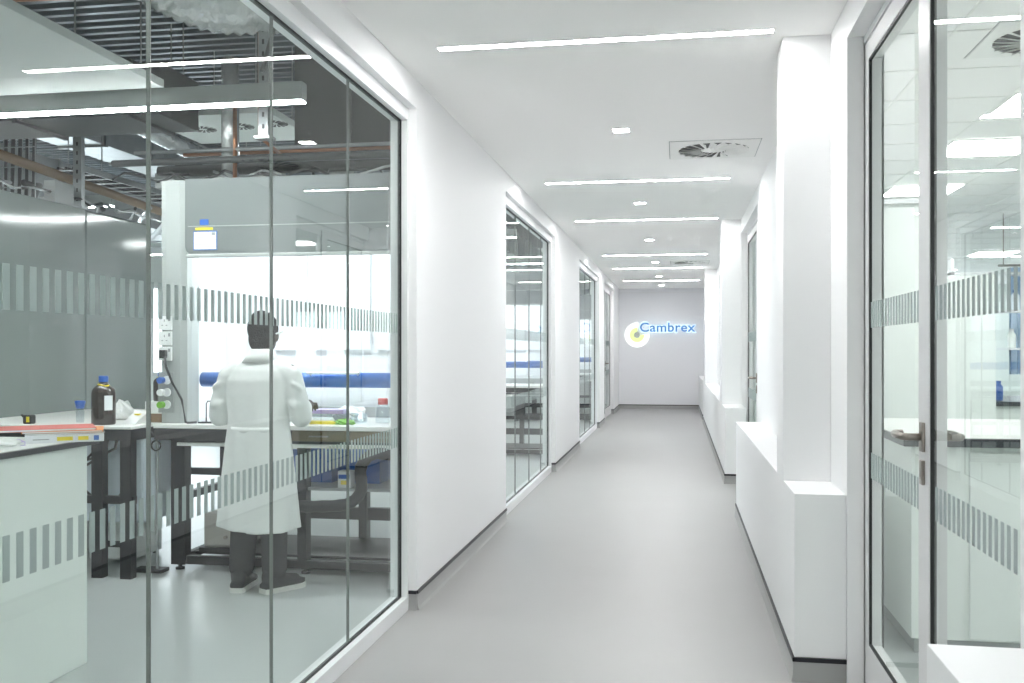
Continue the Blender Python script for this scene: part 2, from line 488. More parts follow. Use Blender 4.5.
# ------------------------------------------------------------------ illuminated sign on the end wall
sx, sz = -.925, 1.695
sg = thing('illuminated_sign', 'backlit blue Cambrex lettering with round yellow and white emblem on end wall', 'sign', (0, YE, sz))
def arc(mb, r0, r1, a0, a1, y0, y1, n=48):
    pts = [(sx+r1*math.cos(a0+(a1-a0)*k/n), sz+r1*math.sin(a0+(a1-a0)*k/n)) for k in range(n+1)]
    pts2 = [(sx+r0*math.cos(a0+(a1-a0)*k/n), sz+r0*math.sin(a0+(a1-a0)*k/n)) for k in range(n+1)]
    bm = mb.bm
    A = [[bm.verts.new((p[0], y, p[1])) for p in L] for L in (pts, pts2) for y in (y0, y1)]
    o0, o1, i0, i1 = A
    for k in range(n):
        bm.faces.new((o0[k], o0[k+1], i0[k+1], i0[k])); bm.faces.new((o1[k], o1[k+1], i1[k+1], i1[k]))
        bm.faces.new((o0[k], o0[k+1], o1[k+1], o1[k])); bm.faces.new((i0[k], i0[k+1], i1[k+1], i1[k]))
    for k in (0, n): bm.faces.new((o0[k], o1[k], i1[k], i0[k]))
D = math.radians
mb = MB(); arc(mb, .165, .285, D(82), D(366), YE-.05, YE-.02); mb.build('emblem_outer_ring', M['signwhite'], sg)
mb = MB(); arc(mb, .07, .165, D(86), D(362), YE-.056, YE-.02); mb.build('emblem_inner_ring', M['signyel'], sg)
mb = MB(); arc(mb, .0, .07, D(0), D(360), YE-.05, YE-.02); mb.build('emblem_centre', M['signgrey'], sg)
mb = MB()
for (dx, dz) in ((-.15, -.12), (.12, -.12), (-.15, .1)): mb.tube([(sx+dx, YE-.02, sz+dz), (sx+dx, YE, sz+dz)], .006, 8)
for dx in (.15, .5, .85, 1.2): mb.tube([(sx+dx, YE-.02, sz+.17), (sx+dx, YE, sz+.17)], .006, 8)
mb.pieces('standoff', M['steel'], sg)
def text(body, offset, name, m, y0, y1, x0, x1, z0, z1, pad):
    cu = bpy.data.curves.new(name, 'FONT'); cu.body = body; cu.size = 1; cu.offset = 0
    cu.extrude = .05; cu.offset = offset; cu.space_character = 1.06
    o = bpy.data.objects.new(name, cu); C.objects.link(o)
    dg = bpy.context.evaluated_depsgraph_get(); dg.update()
    me = bpy.data.meshes.new_from_object(o.evaluated_get(dg)); bpy.data.objects.remove(o)
    xs = [v.co.x for v in me.vertices]; ys = [v.co.y for v in me.vertices]; zs = [v.co.z for v in me.vertices]
    def mp(v, a, b, c, d): return c+(v-a)/(b-a)*(d-c)
    for v in me.vertices:
        X = mp(v.co.x, min(xs), max(xs), x0-pad, x1+pad); Z = mp(v.co.y, min(ys), max(ys), z0-pad, z1+pad)
        Y = mp(v.co.z, min(zs), max(zs), y1, y0)
        v.co = Vector((X, Y, Z))-sg.location
    me.materials.clear(); me.materials.append(m)
    ob = bpy.data.objects.new(name, me); C.objects.link(ob); ob.parent = sg
    return ob
text('Cambrex', .012, 'lettering', M['signblue'], YE-.085, YE-.07, -.855, .385, 1.765, 1.975, 0)
text('Cambrex', .055, 'lettering_halo', M['halo'], YE-.068, YE-.02, -.855, .385, 1.765, 1.975, .03)

# ------------------------------------------------------------------ left laboratory shell
LX = -8.6
struct('floor_lab_left', MB().box(LX, WL-T+.07, -1.2, 22, -.1, -.0005), M['labfloor'])
mb = MB(); mb.box(LX, WL-T, -1.2, 22, 3.75, 3.85)
y = -1.1
while y < 21.9:
    mb.prism([(y, 3.75), (y+.02, 3.69), (y+.06, 3.69), (y+.08, 3.75)], 'x', LX, WL-T); y += .13
struct('ceiling_lab_left', mb, M['deck'])
struct('wall_lab_far', MB().box(LX-.1, LX, -1.2, 22, 0, 3.75), M['labwhite'])
struct('wall_lab_end', MB().box(LX, WL-T, 22, 22.1, 0, 3.75), M['labwhite'])
struct('wall_lab_front', MB().box(LX, WL-T, -1.3, -1.2, 0, 3.75), M['labwhite'])
# glossy partition behind the bench, with a joint
mb = MB(); mb.box(-4.53, -4.43, 2.2, 6.6245, 0, 2.418, .006); mb.box(-4.53, -4.43, 6.626, 7.53, 0, 2.418, .02)
struct('wall_lab_partition', mb, M['labwall'])
# daylit windows in the far wall
for i, (a, b) in enumerate(((8.2, 10.6), (11.4, 13.8), (14.6, 17.0))):
    r = sroot('window_%d' % (i+4), (LX, (a+b)/2, 1))
    MB().box(LX+.005, LX+.02, a, b, .95, 2.4).build('pane', M['window'], r)
    f = MB()
    for yy in (a, (a+b)/2, b): f.box(LX+.003, LX+.06, yy-.03, yy+.03, .92, 2.43)
    for zz in (.95, 2.4): f.box(LX+.003, LX+.06, a, b, zz-.03, zz+.03)
    f.build('window_frame', M['frame'], r)

# ------------------------------------------------------------------ lab ceiling services
raft = thing('ceiling_raft', 'large pale flat ceiling raft hanging at the upper left', 'ceiling panel', (-3.9, 2.9, 2.76))
MB().box(-5.2, -2.716, .9, 4.755, 2.757, 2.80, .002).build('raft_panel', M['raft'], raft)
mb = MB()
for x in (-4.9, -3.0):
    for y in (1.3, 4.4): mb.tube([(x, y, 2.8), (x, y, 3.67)], .005, 6)
mb.pieces('hanger_rod', M['galv'], raft)
def pendant(x0, x1, y, z, label, name='pendant_light'):
    r = thing(name, label, 'pendant light', ((x0+x1)/2, y, z), 'linear pendant lights in the left laboratory')
    MB().box(x0, x1, y-.035, y+.035, z+.008, z+.105, .002).build('body', M['hoodpost'], r)
    MB().box(x0+.006, x1-.006, y-.030, y+.030, z, z+.008).build('diffuser', M['pend'], r)
    mb = MB()
    for x in (x0+.3, x1-.9): mb.tube([(x, y, z+.107), (x, y, 3.752)], .003, 6)
    mb.pieces('suspension_wire', M['galv'], r)
    return r
pendant(-4.6, -1.965, 4.86, 2.672, 'long linear pendant light hanging in front of the fume cupboard, bottom lit')
for (x0, x1, y, l) in ((-4.0, -1.9, 1.6, 'linear pendant light nearer the glass, out over the white island'), (-7.9, -5.2, 4.9, 'linear pendant light beyond the grey partition, nearest'), (-7.9, -5.2, 8.2, 'linear pendant light beyond the grey partition, farther away'),
                   (-4.2, -1.9, 8.9, 'linear pendant light behind the first fume cupboard'), (-4.2, -1.9, 11.3, 'linear pendant light in front of the second fume cupboard'), (-4.2, -1.9, 14.8, 'linear pendant light behind the second fume cupboard'), (-4.2, -1.9, 17.4, 'linear pendant light in front of the third fume cupboard'), (-7.9, -5.2, 12.5, 'linear pendant light deepest in the left laboratory')):
    pendant(x0, x1, y, 2.69, l)
r2 = thing('ceiling_cassette', 'white ceiling cassette panel with two swirl outlets above the fume cupboard', 'ceiling panel', (-3.3, 6.75, 3.0))
MB().box(-3.76, -2.80, 6.28, 7.15, 3.0, 3.05, .002).build('cassette_panel', M['labwhite'], r2)
mb = MB()
for x in (-3.6, -2.95):
    for y in (6.4, 7.05): mb.tube([(x, y, 3.05), (x, y, 3.752)], .005, 6)
mb.pieces('hanger_rod', M['galv'], r2)
mb = MB()
for cx, cy in ((-3.50, 6.68), (-3.18, 6.64), (-2.90, 6.60)):
    for k in range(16):
        a = 2*PI*k/16
        P = lambda rad, da: (cx+rad*math.cos(a+da), cy+rad*math.sin(a+da))
        mb.prism([P(.03, 0), P(.10, .3), P(.10, .5), P(.03, .2)], 'z', 2.998, 3.0005)
mb.pieces('outlet_blade', M['black'], r2)
def flex(path, r, label, seg=20, name='flexible_duct', m='foil'):
    # ribbed flexible tube along a polyline
    P = [Vector(p) for p in path]; pts = []; rr = []
    tot = sum((b-a).length for a, b in zip(P, P[1:])); n = int(tot/.035)
    for i in range(n+1):
        t = i/n*(len(P)-1); k = min(int(t), len(P)-2); u = t-k
        p0 = P[max(k-1, 0)]; p1 = P[k]; p2 = P[k+1]; p3 = P[min(k+2, len(P)-1)]
        q = .5*((2*p1)+(-p0+p2)*u+(2*p0-5*p1+4*p2-p3)*u*u+(-p0+3*p1-3*p2+p3)*u**3)
        pts.append(q); rr.append(r*(1+.045*(1 if i % 2 else -1)))
    o = MB().tube(pts, rr, seg).build(name, M[m], None, True, loc=tuple(P[0]))
    return tag(o, label, 'duct')
flex([(-3.0, 4.55, 3.60), (-2.82, 4.85, 3.44), (-2.58, 5.08, 3.36), (-2.2, 5.3, 3.42), (-1.485, 5.4, 3.5)], .20, 'fat silver foil flexible duct sagging under the deck, top centre')
flex([(-4.25, 5.0, 3.35), (-4.32, 6.2, 3.27), (-4.42, 7.7, 3.2), (-4.5, 9, 3.2)], .075, 'slim pale flexible duct running back above the grey partition')
flex([(-2.62, 7.3, 2.99), (-2.4, 7.35, 3.0), (-2.1, 7.5, 3.02), (-1.485, 7.6, 3.02)], .09, 'short silver flexible duct above the right end of the hood')
def pipe(path, r, m, label, name='pipe', cat='pipe', seg=12):
    return tag(MB().tube(path, r, seg).build(name, M[m], None, True, loc=path[0]), label, cat)
def duct(x0, x1, y0, y1, z0, z1, m, label, name='rectangular_duct', seams='x', cat='duct'):
    r = thing(name, label, cat, ((x0+x1)/2, (y0+y1)/2, z0))
    MB().box(x0, x1, y0, y1, z0, z1, .004).build('duct_body', M[m], r)
    f = MB()
    if seams == 'x':
        x = x0+.4
        while x < x1-.1: f.box(x-.015, x+.015, y0-.02, y1+.02, z0-.02, z1+.02); x += .8
    else:
        y = y0+.4
        while y < y1-.1: f.box(x0-.02, x1+.02, y-.015, y+.015, z0-.02, z1+.02); y += .8
    if z1 < 3.7:
        h = MB()
        for xx, yy in ((x0+.12, y0-.012), (x1-.12, y0-.012), (x0+.12, y1+.012), (x1-.12, y1+.012)): h.tube([(xx, yy, z0), (xx, yy, 3.752)], .005, 6)
        h.pieces('hanger_rod', M['galv'], r)
    f.pieces('flange', M['galv'] if m == 'galv' else M['dark'], r)
    return r
duct(-6.2, -3.2, 5.55, 6.05, 2.83, 3.16, 'dark', 'long dark grey duct crossing just behind the pendant light')
duct(-4.1, -2.95, 4.15, 4.55, 3.36, 3.64, 'dark', 'dark boxed unit hung under the deck above the pale raft', 'fan_unit', cat='ventilation unit')
duct(-2.62, -1.479, 6.3, 6.45, 2.72, 3.752, 'dark', 'dark grey downstand panel high above the fume cupboard', 'bulkhead_panel', cat='panel')
duct(-4.4, -3.7, 8.1, 8.55, 2.72, 3.05, 'galv', 'galvanised rectangular duct with flanged joints beyond the partition')
duct(-5.6, -5.15, 3.6, 11.5, 3.22, 3.6, 'galv', 'long galvanised duct running away high over the partition', seams='y')
duct(-7.4, -6.6, 5.0, 16, 2.9, 3.4, 'galv', 'wide galvanised duct deep in the left laboratory', seams='y')
duct(-3.4, -2.8, 12.3, 20, 3.0, 3.4, 'galv', 'galvanised duct above the farther fume cupboards', seams='y')
pipe([(-4.58, 4.85, 2.74), (-4.75, 9.5, 2.58)], .036, 'brown', 'tan insulated pipe sloping back over the grey partition')
for k, (y, z, m) in enumerate(((5.52, 2.52, 'dark'), (5.6, 2.60, 'galv'), (5.72, 2.50, 'dark'), (5.85, 2.63, 'copper'), (5.95, 2.55, 'galv'))):
    pipe([(-3.5+.1*k, y, z), (-1.478, y, z)], (.022, .012, .035, .012, .018)[k], m, ('grey conduit', 'slim grey conduit', 'thick dark pipe', 'copper pipe', 'rear galvanised pipe')[k]+' running level just above the fume cupboard')
pipe([(-2.42, 5.3, 3.75), (-2.42, 5.3, 2.60), (-2.42, 5.6, 2.56)], .011, 'copper', 'thin copper pipe dropping beside the galvanised post')
pipe([(-2.72, 5.6, 2.96), (-2.72, 5.6, 2.40)], .013, 'copper', 'thin copper pipe entering the hood top')
pipe([(-4.6, 5.5, 3.60), (-1.48, 5.75, 3.60)], .014, 'copper', 'long copper pipe crossing under the dark deck')
pipe([(-2.80, 5.7, 3.2), (-2.80, 5.7, 2.40)], .055, 'foil', 'silver extract spigot on top of the hood', 'extract_spigot', 'duct')
# slotted channel post and hanger
def strut(x, y, z0, z1, label, w=.045):
    mb = MB(); mb.box(x-w/2, x+w/2, y-.004, y, z0, z1)
    mb.box(x-w/2, x-w/2+.004, y, y+.04, z0, z1); mb.box(x+w/2-.004, x+w/2, y, y+.04, z0, z1)
    r = thing('channel_post', label, 'post', (x, y, z0))
    mb.build('channel', M['galv'], r)
    f = MB()
    z = z0+.06
    while z < z1-.05: f.box(x-.007, x+.007, y-.0055, y-.0035, z-.014, z+.014); z += .07
    f.build('slots', M['black'], r)
    MB().box(x-.05, x+.05, y-.02, y+.06, z0-.01, z0+.006).build('foot_plate', M['galv'], r)
    return r
strut(-2.36, 5.22, 2.58, 3.752, 'galvanised slotted post dropping in front of the dark bulkhead', .06)
strut(-4.48, 6.6, 2.43, 3.752, 'galvanised slotted post standing on top of the grey partition', .07)
pipe([(-2.36, 5.2, 2.95), (-2.15, 5.2, 3.66)], .012, 'dark', 'dark diagonal brace beside the galvanised post', 'brace', 'brace')
def tray(x0, x1, y0, y1, z, label, vertical=False):
    r = thing('cable_tray', label, 'cable tray', (x0, y0, z))
    mb, cb = MB(), MB()
    if vertical:      # stands in xz plane from z to z+1.1
        n = 7
        for k in range(n): xx = x0+(x1-x0)*k/(n-1); mb.tube([(xx, y0, z), (xx, y0, z+1.322)], .004, 6)
        for k in range(9): zz = z+1.2*k/8; mb.tube([(x0, y0, zz), (x1, y0, zz)], .004, 6)
        for k in range(5): xx = x0+.04+(x1-x0-.08)*k/4; cb.tube([(xx, y0+.03, z), (xx+.01, y0+.035, z+.6), (xx, y0+.03, z+1.32)], .014, 8)
    else:
        for k in range(2): xx = (x0, x1)[k]; mb.box(xx-.004, xx+.004, y0, y1, z, z+.05)
        yy = y0
        while yy < y1: mb.box(x0, x1, yy-.01, yy+.01, z, z+.006); yy += .2
        for k in range(4): xx = x0+.05+(x1-x0-.1)*k/3; cb.tube([(xx, y0, z+.02), (xx+.02, (y0+y1)/2, z+.022), (xx, y1, z+.02)], .013, 8)
        h = MB()
        yy = y0+.3
        while yy < y1: 
            for xx in (x0, x1): h.tube([(xx, yy, z+.04), (xx, yy, 3.752)], .005, 6)
            yy += 1.5
        h.pieces('hanger_rod', M['galv'], r)
    mb.build('tray', M['galv'], r); cb.pieces('cable', M['cable'], r)
    return r
tray(-5.08, -4.76, 6.5, 0, 2.43, 'wire cable tray rising behind the grey partition at the far left', True)
tray(-4.9, -4.6, 6.8, 13, 2.75, 'long cable tray running back above the partition')
tray(-2.2, -1.8, 6.6, 11.5, 3.35, 'cable tray beside the corridor wall under the deck')
tray(-4.55, -4.28, 13.5, 19, 3.1, 'cable tray in the middle of the left laboratory ceiling')
# loose cables and boxes on top of the partition
for k in range(6):
    y0 = 4.4+k*.52; pts = []
    for j in range(7): pts.append((-4.48+random.uniform(-.03, .03), y0+j*.16, 2.44+.05*abs(math.sin(j*1.3+k))+random.uniform(0, .03)))
    pipe(pts, .010, ('cable', 'galv', 'foil')[k % 3], 'loose cable lying along the top of the grey partition', 'loose_cable', 'cable', 8)['group'] = 'loose cables along the partition top'
tag(MB().box(-4.53, -4.44, 6.28, 6.50, 2.419, 2.58, .004).build('junction_box', M['greybox'], None, loc=(-4.48, 6.4, 2.42)), 'grey junction box on top of the partition beside the post', 'junction box')
for k in range(6):
    a = -3.55+k*.33; pts = []
    for j in range(8): pts.append((a+j*.07, 5.62+random.uniform(-.04, .04), 2.43+.03*math.sin(j*1.1+k)+random.uniform(0, .025)))
    pipe(pts, .009, ('cable', 'cable', 'galv')[k % 3], 'short cable lying on top of the fume cupboard', 'hood_cable', 'cable', 8)['group'] = 'cables on the fume cupboard top'

random.seed(21)
for k in range(9):      # clutter behind and above the partition
    y0 = 5.6+k*.32
    pipe([(-4.56-.05*(k%3), y0, 2.46+.05*(k%4)), (-4.9-.1*(k%2), y0+.5, 2.55+.04*(k%3)), (-5.3, y0+.9, 2.5+.05*(k%2))], .012+.006*(k%3), ('galv', 'dark', 'cable', 'foil')[k % 4], 'pipe offshoot crossing behind the top of the grey partition', 'service_pipe')['group'] = 'pipes crossing behind the partition top'
for k, (x, y, z) in enumerate(((-3.25, 5.75, 2.40), (-2.55, 5.78, 2.40), (-2.1, 5.8, 2.40))):
    q = thing('valve_box', ('left', 'middle', 'right')[k]+' small grey control box on top of the fume cupboard', 'control box', (x, y, z))
    MB().box(x-.07, x+.07, y-.05, y+.05, z-.008, z+.09, .004).build('box_body', M['greybox'], q)
    MB().tube([(x+.04, y, z+.09), (x+.05, y, z+.14), (x+.2, y+.05, z+.15), (x+.3, y+.1, z)], .008, 8).build('lead', M['cable'], q)
# ------------------------------------------------------------------ fume cupboard
def fume_cupboard(x0, x1, y, label):
    """x0 outer left, x1 outer right, y front plane"""
    r = thing('fume_cupboard', label, 'fume cupboard', ((x0+x1)/2, y, .83), 'fume cupboards along the left laboratory')
    xi0, xi1 = x0+.20, x1-.06; yb = y+.78
    # posts
    p = MB()
    prof = [(x0, y+.05), (x0+.02, y+.015), (x0+.06, y), (x0+.15, y-.002), (xi0-.008, y+.012), (xi0, y+.05), (xi0, y+.14), (x0, y+.14)]
    p.prism(prof, 'z', .90, 2.39); p.box(x0, xi0-.14, y+.14, yb, .90, 2.39)
    p.build('left_post', M['hoodpost'], r)
    MB().box(xi1, x1, y, yb, .90, 2.39, .006).build('right_post', M['hoodpost'], r)
    # lining
    l = MB(); l.box(x0+.06, xi1, yb-.02, yb, .902, 2.15); l.box(x0+.061, x0+.075, y+.14, yb-.02, .902, 2.15)
    l.box(x0+.06, xi1, y+.06, yb-.02, 2.15, 2.17)
    l.build('lining', M['hoodin'], r)
    bf = MB()
    xa = xi0+.1
    for k in range(3): bf.box(xi0+.05+k*.45, xi0+.47+k*.45 if xi0+.47+k*.45 < xi1 else xi1-.01, yb-.045, yb-.038, 1.35, 2.12)
    bf.pieces('baffle', M['hoodin'], r)
    # front fascia, rounded lower corners
    f = MB(); c = .05; z0 = 1.93
    pts = [(xi0, 2.39), (xi0, z0+c)]+[(xi0+c-c*math.cos(a), z0+c-c*math.sin(a)) for a in (PI/6, PI/3, PI/2)]+[(x1, z0), (x1, 2.39)]
    f.prism(pts, 'y', y-.03, y+.03)
    fa = f.build('fascia', M['hood'], r)
    MB().box(xi0+.02, x1-.01, y-.033, y-.030, 2.098, 2.104).build('trim_line', M['hoodpost'], fa)
    MB().box(xi0+.01, x1-.01, y-.04, y-.005, 1.912, 1.932, .004).build('sash_handle', M['hoodpost'], r)
    MB().box(x0, x1, y+.03, yb, 2.375, 2.392).build('top_panel', M['greybox'], r)
    MB().box(xi0+.15, xi1-.15, y+.15, y+.27, 2.128, 2.149).build('lamp', M['hoodlamp'], r)
    w = MB(); w.box(x0, x1, y-.05, yb, .872, .90, .004); w.build('worktop', M['worktop'], r)
    MB().box(x0+.0, x0+.86, y-.035, yb-.02, .80, .872).build('apron', M['darkframe'], r)
    MB().box(xi0, xi1, yb-.10, yb-.06, .902, .97).build('rear_lip', M['greybox'], r)
    MB().tube([(xi0+.012, y+.17, 1.165), (xi1-.003, y+.17, 1.165)], .046, 20).build('blue_rail', M['bluerail'], r, True)
    mb = MB(); mb.tube([(xi0+.72, y+.115, 1.21), (xi0+1.06, y+.115, 1.21)], .008, 8)
    for x in (xi0+.74, xi0+1.04): mb.tube([(x, y+.115, 1.21), (x, y+.15, 1.19)], .006, 8)
    mb.build('rod_holder', M['socket'], r)
    mb = MB(); mb.tube([(xi0+.12, yb-.05, 1.25), (xi0+.12, yb-.16, 1.25), (xi0+.25, yb-.16, 1.25)], .012, 8); mb.tube([(xi0+.25, yb-.16, 1.225), (xi0+.25, yb-.16, 1.275)], .018, 8)
    mb.build('service_tap', M['socket'], r)
    # stickers on fascia
    X = lambda d: xi0+.036+d*.94
    MB().box(X(.02), X(.185), y-.0325, y-.030, 1.955, 2.072).build('blue_border', M['bluerail'], fa)
    pg = MB(); pg.box(X(.026), X(.179), y-.0345, y-.0325, 1.961, 2.066); pg.build('notice_sheet', M['paper'], fa)
    mk = MB()
    for k in range(6): mk.box(X(.035), X(.12+.03*((k*7) % 3)), y-.0352, y-.0344, 2.045-k*.014, 2.047-k*.014)
    mk.box(X(.148), X(.172), y-.0352, y-.0344, 2.045, 2.062)
    mk.build('printed_lines', M['greybox'], fa)
    MB().box(X(.035), X(.155), y-.0325, y-.03, 2.078, 2.092).build('yellow_tape', M['yellow'], fa)
    MB().box(X(.065), X(.125), y-.033, y-.03, 2.108, 2.142).build('blue_sticker', M['blue'], fa)
    # sockets
    for k in range(3):
        z = 1.515-k*.094
        s = MB().box(x0+.012, x0+.10, y-.012, y+.02, z-.043, z+.043, .003).build('socket', M['socket'], r)
        q = MB(); q.box(x0+.05, x0+.056, y-.0135, y-.0118, z+.008, z+.022); q.box(x0+.034, x0+.045, y-.0135, y-.0118, z-.016, z-.011); q.box(x0+.062, x0+.073, y-.0135, y-.0118, z-.016, z-.011)
        q.box(x0+.08, x0+.092, y-.0155, y-.0118, z+.012, z+.032)
        q.build('pin_holes', M['greybox'], s)
    MB().box(x0+.008, x0+.112, y-.006, y+.02, .965, 1.215, .003).build('service_panel', M['greybox'], r)
    for z, m in ((1.165, 'blue'), (1.09, 'socket'), (1.015, 'green')):
        kb = MB(); kb.tube([(x0+.07, y-.006, z), (x0+.07, y-.02, z)], .026, 16); kb.build('tap_collar', M['socket'], r)
        kb = MB(); kb.tube([(x0+.045, y-.02, z), (x0+.045, y-.055, z)], .02, 16); kb.build('tap_knob', M[m], r)
    pl = MB(); pl.box(x0+.035, x0+.075, y-.045, y-.0135, 1.30, 1.35, .005); pl.build('plug', M['cable'], r)
    # support frame
    fy0, fy1 = y, y+.72; fr = MB(); w = .09
    for a in (x0+.09, x0+.8, x1-.10):
        pass
    fr.box(x0+.09, x1-.01, fy0+.02, fy0+.08, .77, .80); fr.box(x0+.09, x1-.01, fy1-.06, fy1, .77, .872)
    fr.box(x0+.09, x1-.01, fy1-.05, fy1, .42, .465); fr.box(x0+.09, x1-.01, fy0+.02, fy0+.06, .035, .085)
    fr.box(x0+.09, x1-.01, fy1-.05, fy1, .035, .085); fr.box(x0+.09, x1-.01, fy1-.05, fy1, .22, .30)
    fr.box(x0+.11, x0+.15, fy0, fy1, .04, .085); fr.box(x1-.06, x1-.02, fy0, fy1, .04, .085); fr.box(x0+.11, x0+.15, fy0, fy1, .42, .465)
    fb = fr.build('support_frame', M['darkframe'], r)
    for (lx, ly) in ((x0+.09, fy0), (x0+.32, fy1-.08), (x0+.90, fy0+.02), (x0+1.07, fy1-.07), (x1-.10, fy0), (x1-.10, fy1-.08), (x0+.09, fy1-.08)):
        MB().box(lx, lx+.09 if lx < x0+.5 or lx > x1-.2 else lx+.055, ly, ly+.08, .035, .80).build('leg', M['darkframe'], r)
        MB().lathe([(.028, 0), (.028, .012), (.012, .016), (.012, .036)], lx+.04, ly+.04, 0, 14).build('levelling_foot', M['darkframe'], r)
    sh = MB(); sh.box(x0+.14, x1-.02, fy0-.02, fy1, .765, .785); sh.build('pull_out_shelf', M['worktop'], r)
    MB().box(x0+.2, x1-.06, fy0+.10, fy1-.02, .085, .10).build('lower_shelf', M['darkframe'], r)
    return r
HX0, HX1, HY = -3.157, -1.53, 5.45
h1 = fume_cupboard(HX0, HX1, HY, 'nearest pale fume cupboard with bright interior, person working in front')
dup(h1, 0, 6.55, 0, 'second fume cupboard, seen through the middle glazed screen')
dup(h1, 0, 12.6, 0, 'farthest fume cupboard, seen through the narrow third glazed screen')
# black cable from socket down
pipe([(-3.085, 5.41, 1.31), (-3.075, 5.405, 1.25), (-3.03, 5.40, 1.15), (-2.96, 5.385, 1.05), (-2.935, 5.385, .915), (-2.93, 5.40, .909), (-2.9, 5.45, .909)], .0075, 'cable', 'black cable looping down from the lowest wall socket', 'power_cable', 'cable', 8)
# things in and under the first hood
WT = .901
def lathe_thing(name, label, cat, prof, m, x, y, z, parts=(), group=None, sx=1, sy=1):
    r = thing(name, label, cat, (x, y, z), group)
    MB().lathe(prof, x, y, z, 24, sx, sy).build('body', M[m], r, True)
    for (n, pr, mm) in parts: MB().lathe(pr, x, y, z, 24).build(n, M[mm], r, True)
    return r
lathe_thing('plastic_bottle', 'clear squat bottle with red cap at the right of the hood', 'bottle', [(.045, 0), (.047, .01), (.047, .09), (.035, .105), (.03, .115)], 'palegl', -1.80, 5.72, WT, [('cap', [(.031, .112), (.031, .145), (.028, .15), (0, .15)], 'redcap')])
for k, (x, y, s) in enumerate(((-1.94, 5.68, .05), (-1.69, 5.75, .045))):
    lathe_thing('beaker', ('small clear beaker left of the red-capped bottle', 'small clear beaker right of the red-capped bottle')[k], 'beaker', [(s*.8, 0), (s, .005), (s, .055), (s*1.05, .06), (s*.95, .06), (s*.93, .01), (0, .01)], 'palegl', x, y, WT)
r = thing('storage_box', 'clear box with lilac lid beside the person in the hood', 'box', (-2.16, 5.78, WT))
MB().box(-2.26, -2.06, 5.72, 5.85, WT, WT+.05, .005).build('box_body', M['palegl'], r)
MB().box(-2.265, -2.055, 5.715, 5.855, WT+.05, WT+.075, .004).build('lid', M['purple'], r)
tag(MB().box(-2.30, -1.98, 5.52, 5.63, WT, WT+.015, .004).build('tray', M['yellow'], None, loc=(-2.15, 5.57, WT)), 'flat yellow tray on the hood worktop beside the person', 'tray')
def crumple(name, label, cat, c, r, m, seed=1, amp=.35, seg=22):
    random.seed(seed); mb = MB(); mb.ell((0, 0, 0), (1, 1, 1), seg=seg)
    ph = [random.uniform(0, 6) for _ in range(9)]
    for v in mb.bm.verts:
        n = v.co.copy(); d = 1+amp*(math.sin(n.x*5+ph[0])*math.sin(n.y*6+ph[1])+.5*math.sin(n.z*9+ph[2]+n.x*7)+.4*math.sin(n.y*13+ph[3]))*.6
        v.co = Vector((n.x*d*r[0], n.y*d*r[1], max(n.z, -.35)*d*r[2]))
    zmin = min(v.co.z for v in mb.bm.verts)
    for v in mb.bm.verts: v.co += Vector((c[0], c[1], c[2]-zmin))
    return tag(mb.build(name, M[m], None, False, loc=c), label, cat)
crumple('crumpled_wipe', 'crumpled white paper wipe behind the green bag on the hood worktop', 'wipe', (-2.06, 5.86, WT), (.10, .07, .06), 'paper', 3)
crumple('glove_bag', 'small green crumpled packet on the hood worktop', 'packet', (-1.98, 5.53, WT), (.06, .04, .022), 'green', 5)
crumple('crumpled_bag', 'crumpled white plastic bag left of the person in the hood', 'bag', (-2.66, 5.75, WT), (.12, .09, .07), 'paper', 8)
r = thing('clamp_stand', 'small wire clamp stand at the left of the hood opening', 'stand', (-2.84, 5.5, WT))
MB().tube([(-2.86, 5.5, WT+.006), (-2.86, 5.5, 1.02), (-2.85, 5.5, 1.035), (-2.82, 5.5, 1.035), (-2.81, 5.5, 1.02), (-2.81, 5.5, .95)], .004, 8).build('wire', M['cable'], r)
MB().box(-2.9, -2.78, 5.47, 5.53, WT, WT+.008).build('stand_base', M['cable'], r)
# under the hood
r = thing('vacuum_pump', 'warm grey boxed pump on the low shelf under the hood', 'pump', (-2.80, 5.72, .10))
MB().box(-2.91, -2.69, 5.56, 5.84, .125, .335, .012).build('housing', M['beige'], r)
MB().box(-2.93, -2.67, 5.54, 5.86, .10, .125).build('pump_base', M['cable'], r)
mb = MB(); mb.tube([(-2.76, 5.56, .19), (-2.76, 5.545, .19)], .012, 12); mb.build('switch', M['steel'], r)
for k, (x, z, l) in enumerate(((-2.26, .521, 'blue plastic crate under the hood close to the person'), (-1.95, .521, 'blue plastic crate under the hood behind the small carton'))):
    r = thing('plastic_crate', l, 'crate', (x, 5.8, z), 'blue crates under the first hood')
    mb = MB(); a, b, c, d = x-.13, x+.13, 5.72, 5.94
    mb.box(a, b, c, d, z, z+.01); mb.box(a, a+.008, c, d, z+.01, z+.2); mb.box(b-.008, b, c, d, z+.01, z+.2); mb.box(a, b, c, c+.008, z+.01, z+.2); mb.box(a, b, d-.008, d, z+.01, z+.2)
    mb.build('crate_body', M['blue'], r); MB().box(a-.006, b+.006, c-.006, c+.004, z+.18, z+.205).build('rim', M['blue'], r)
for k, (x0, x1) in enumerate(((-2.285, -1.93), (-1.92, -1.56))):
    r = thing('base_cupboard', ('left', 'right')[k]+' brown drawer unit directly under the worktop at the right side of the hood', 'cupboard', ((x0+x1)/2, 5.7, .8), 'brown drawer units under the hood')
    MB().box(x0, x1, 5.455, 6.0, .803, .869).build('drawer_body', M['wood'], r)
    MB().box(x0+.01, x1-.01, 5.44, 5.455, .805, .865, .003).build('drawer_front', M['wood'], r)
    MB().box((x0+x1)/2-.06, (x0+x1)/2+.06, 5.425, 5.441, .83, .838).build('handle', M['steel'], r)
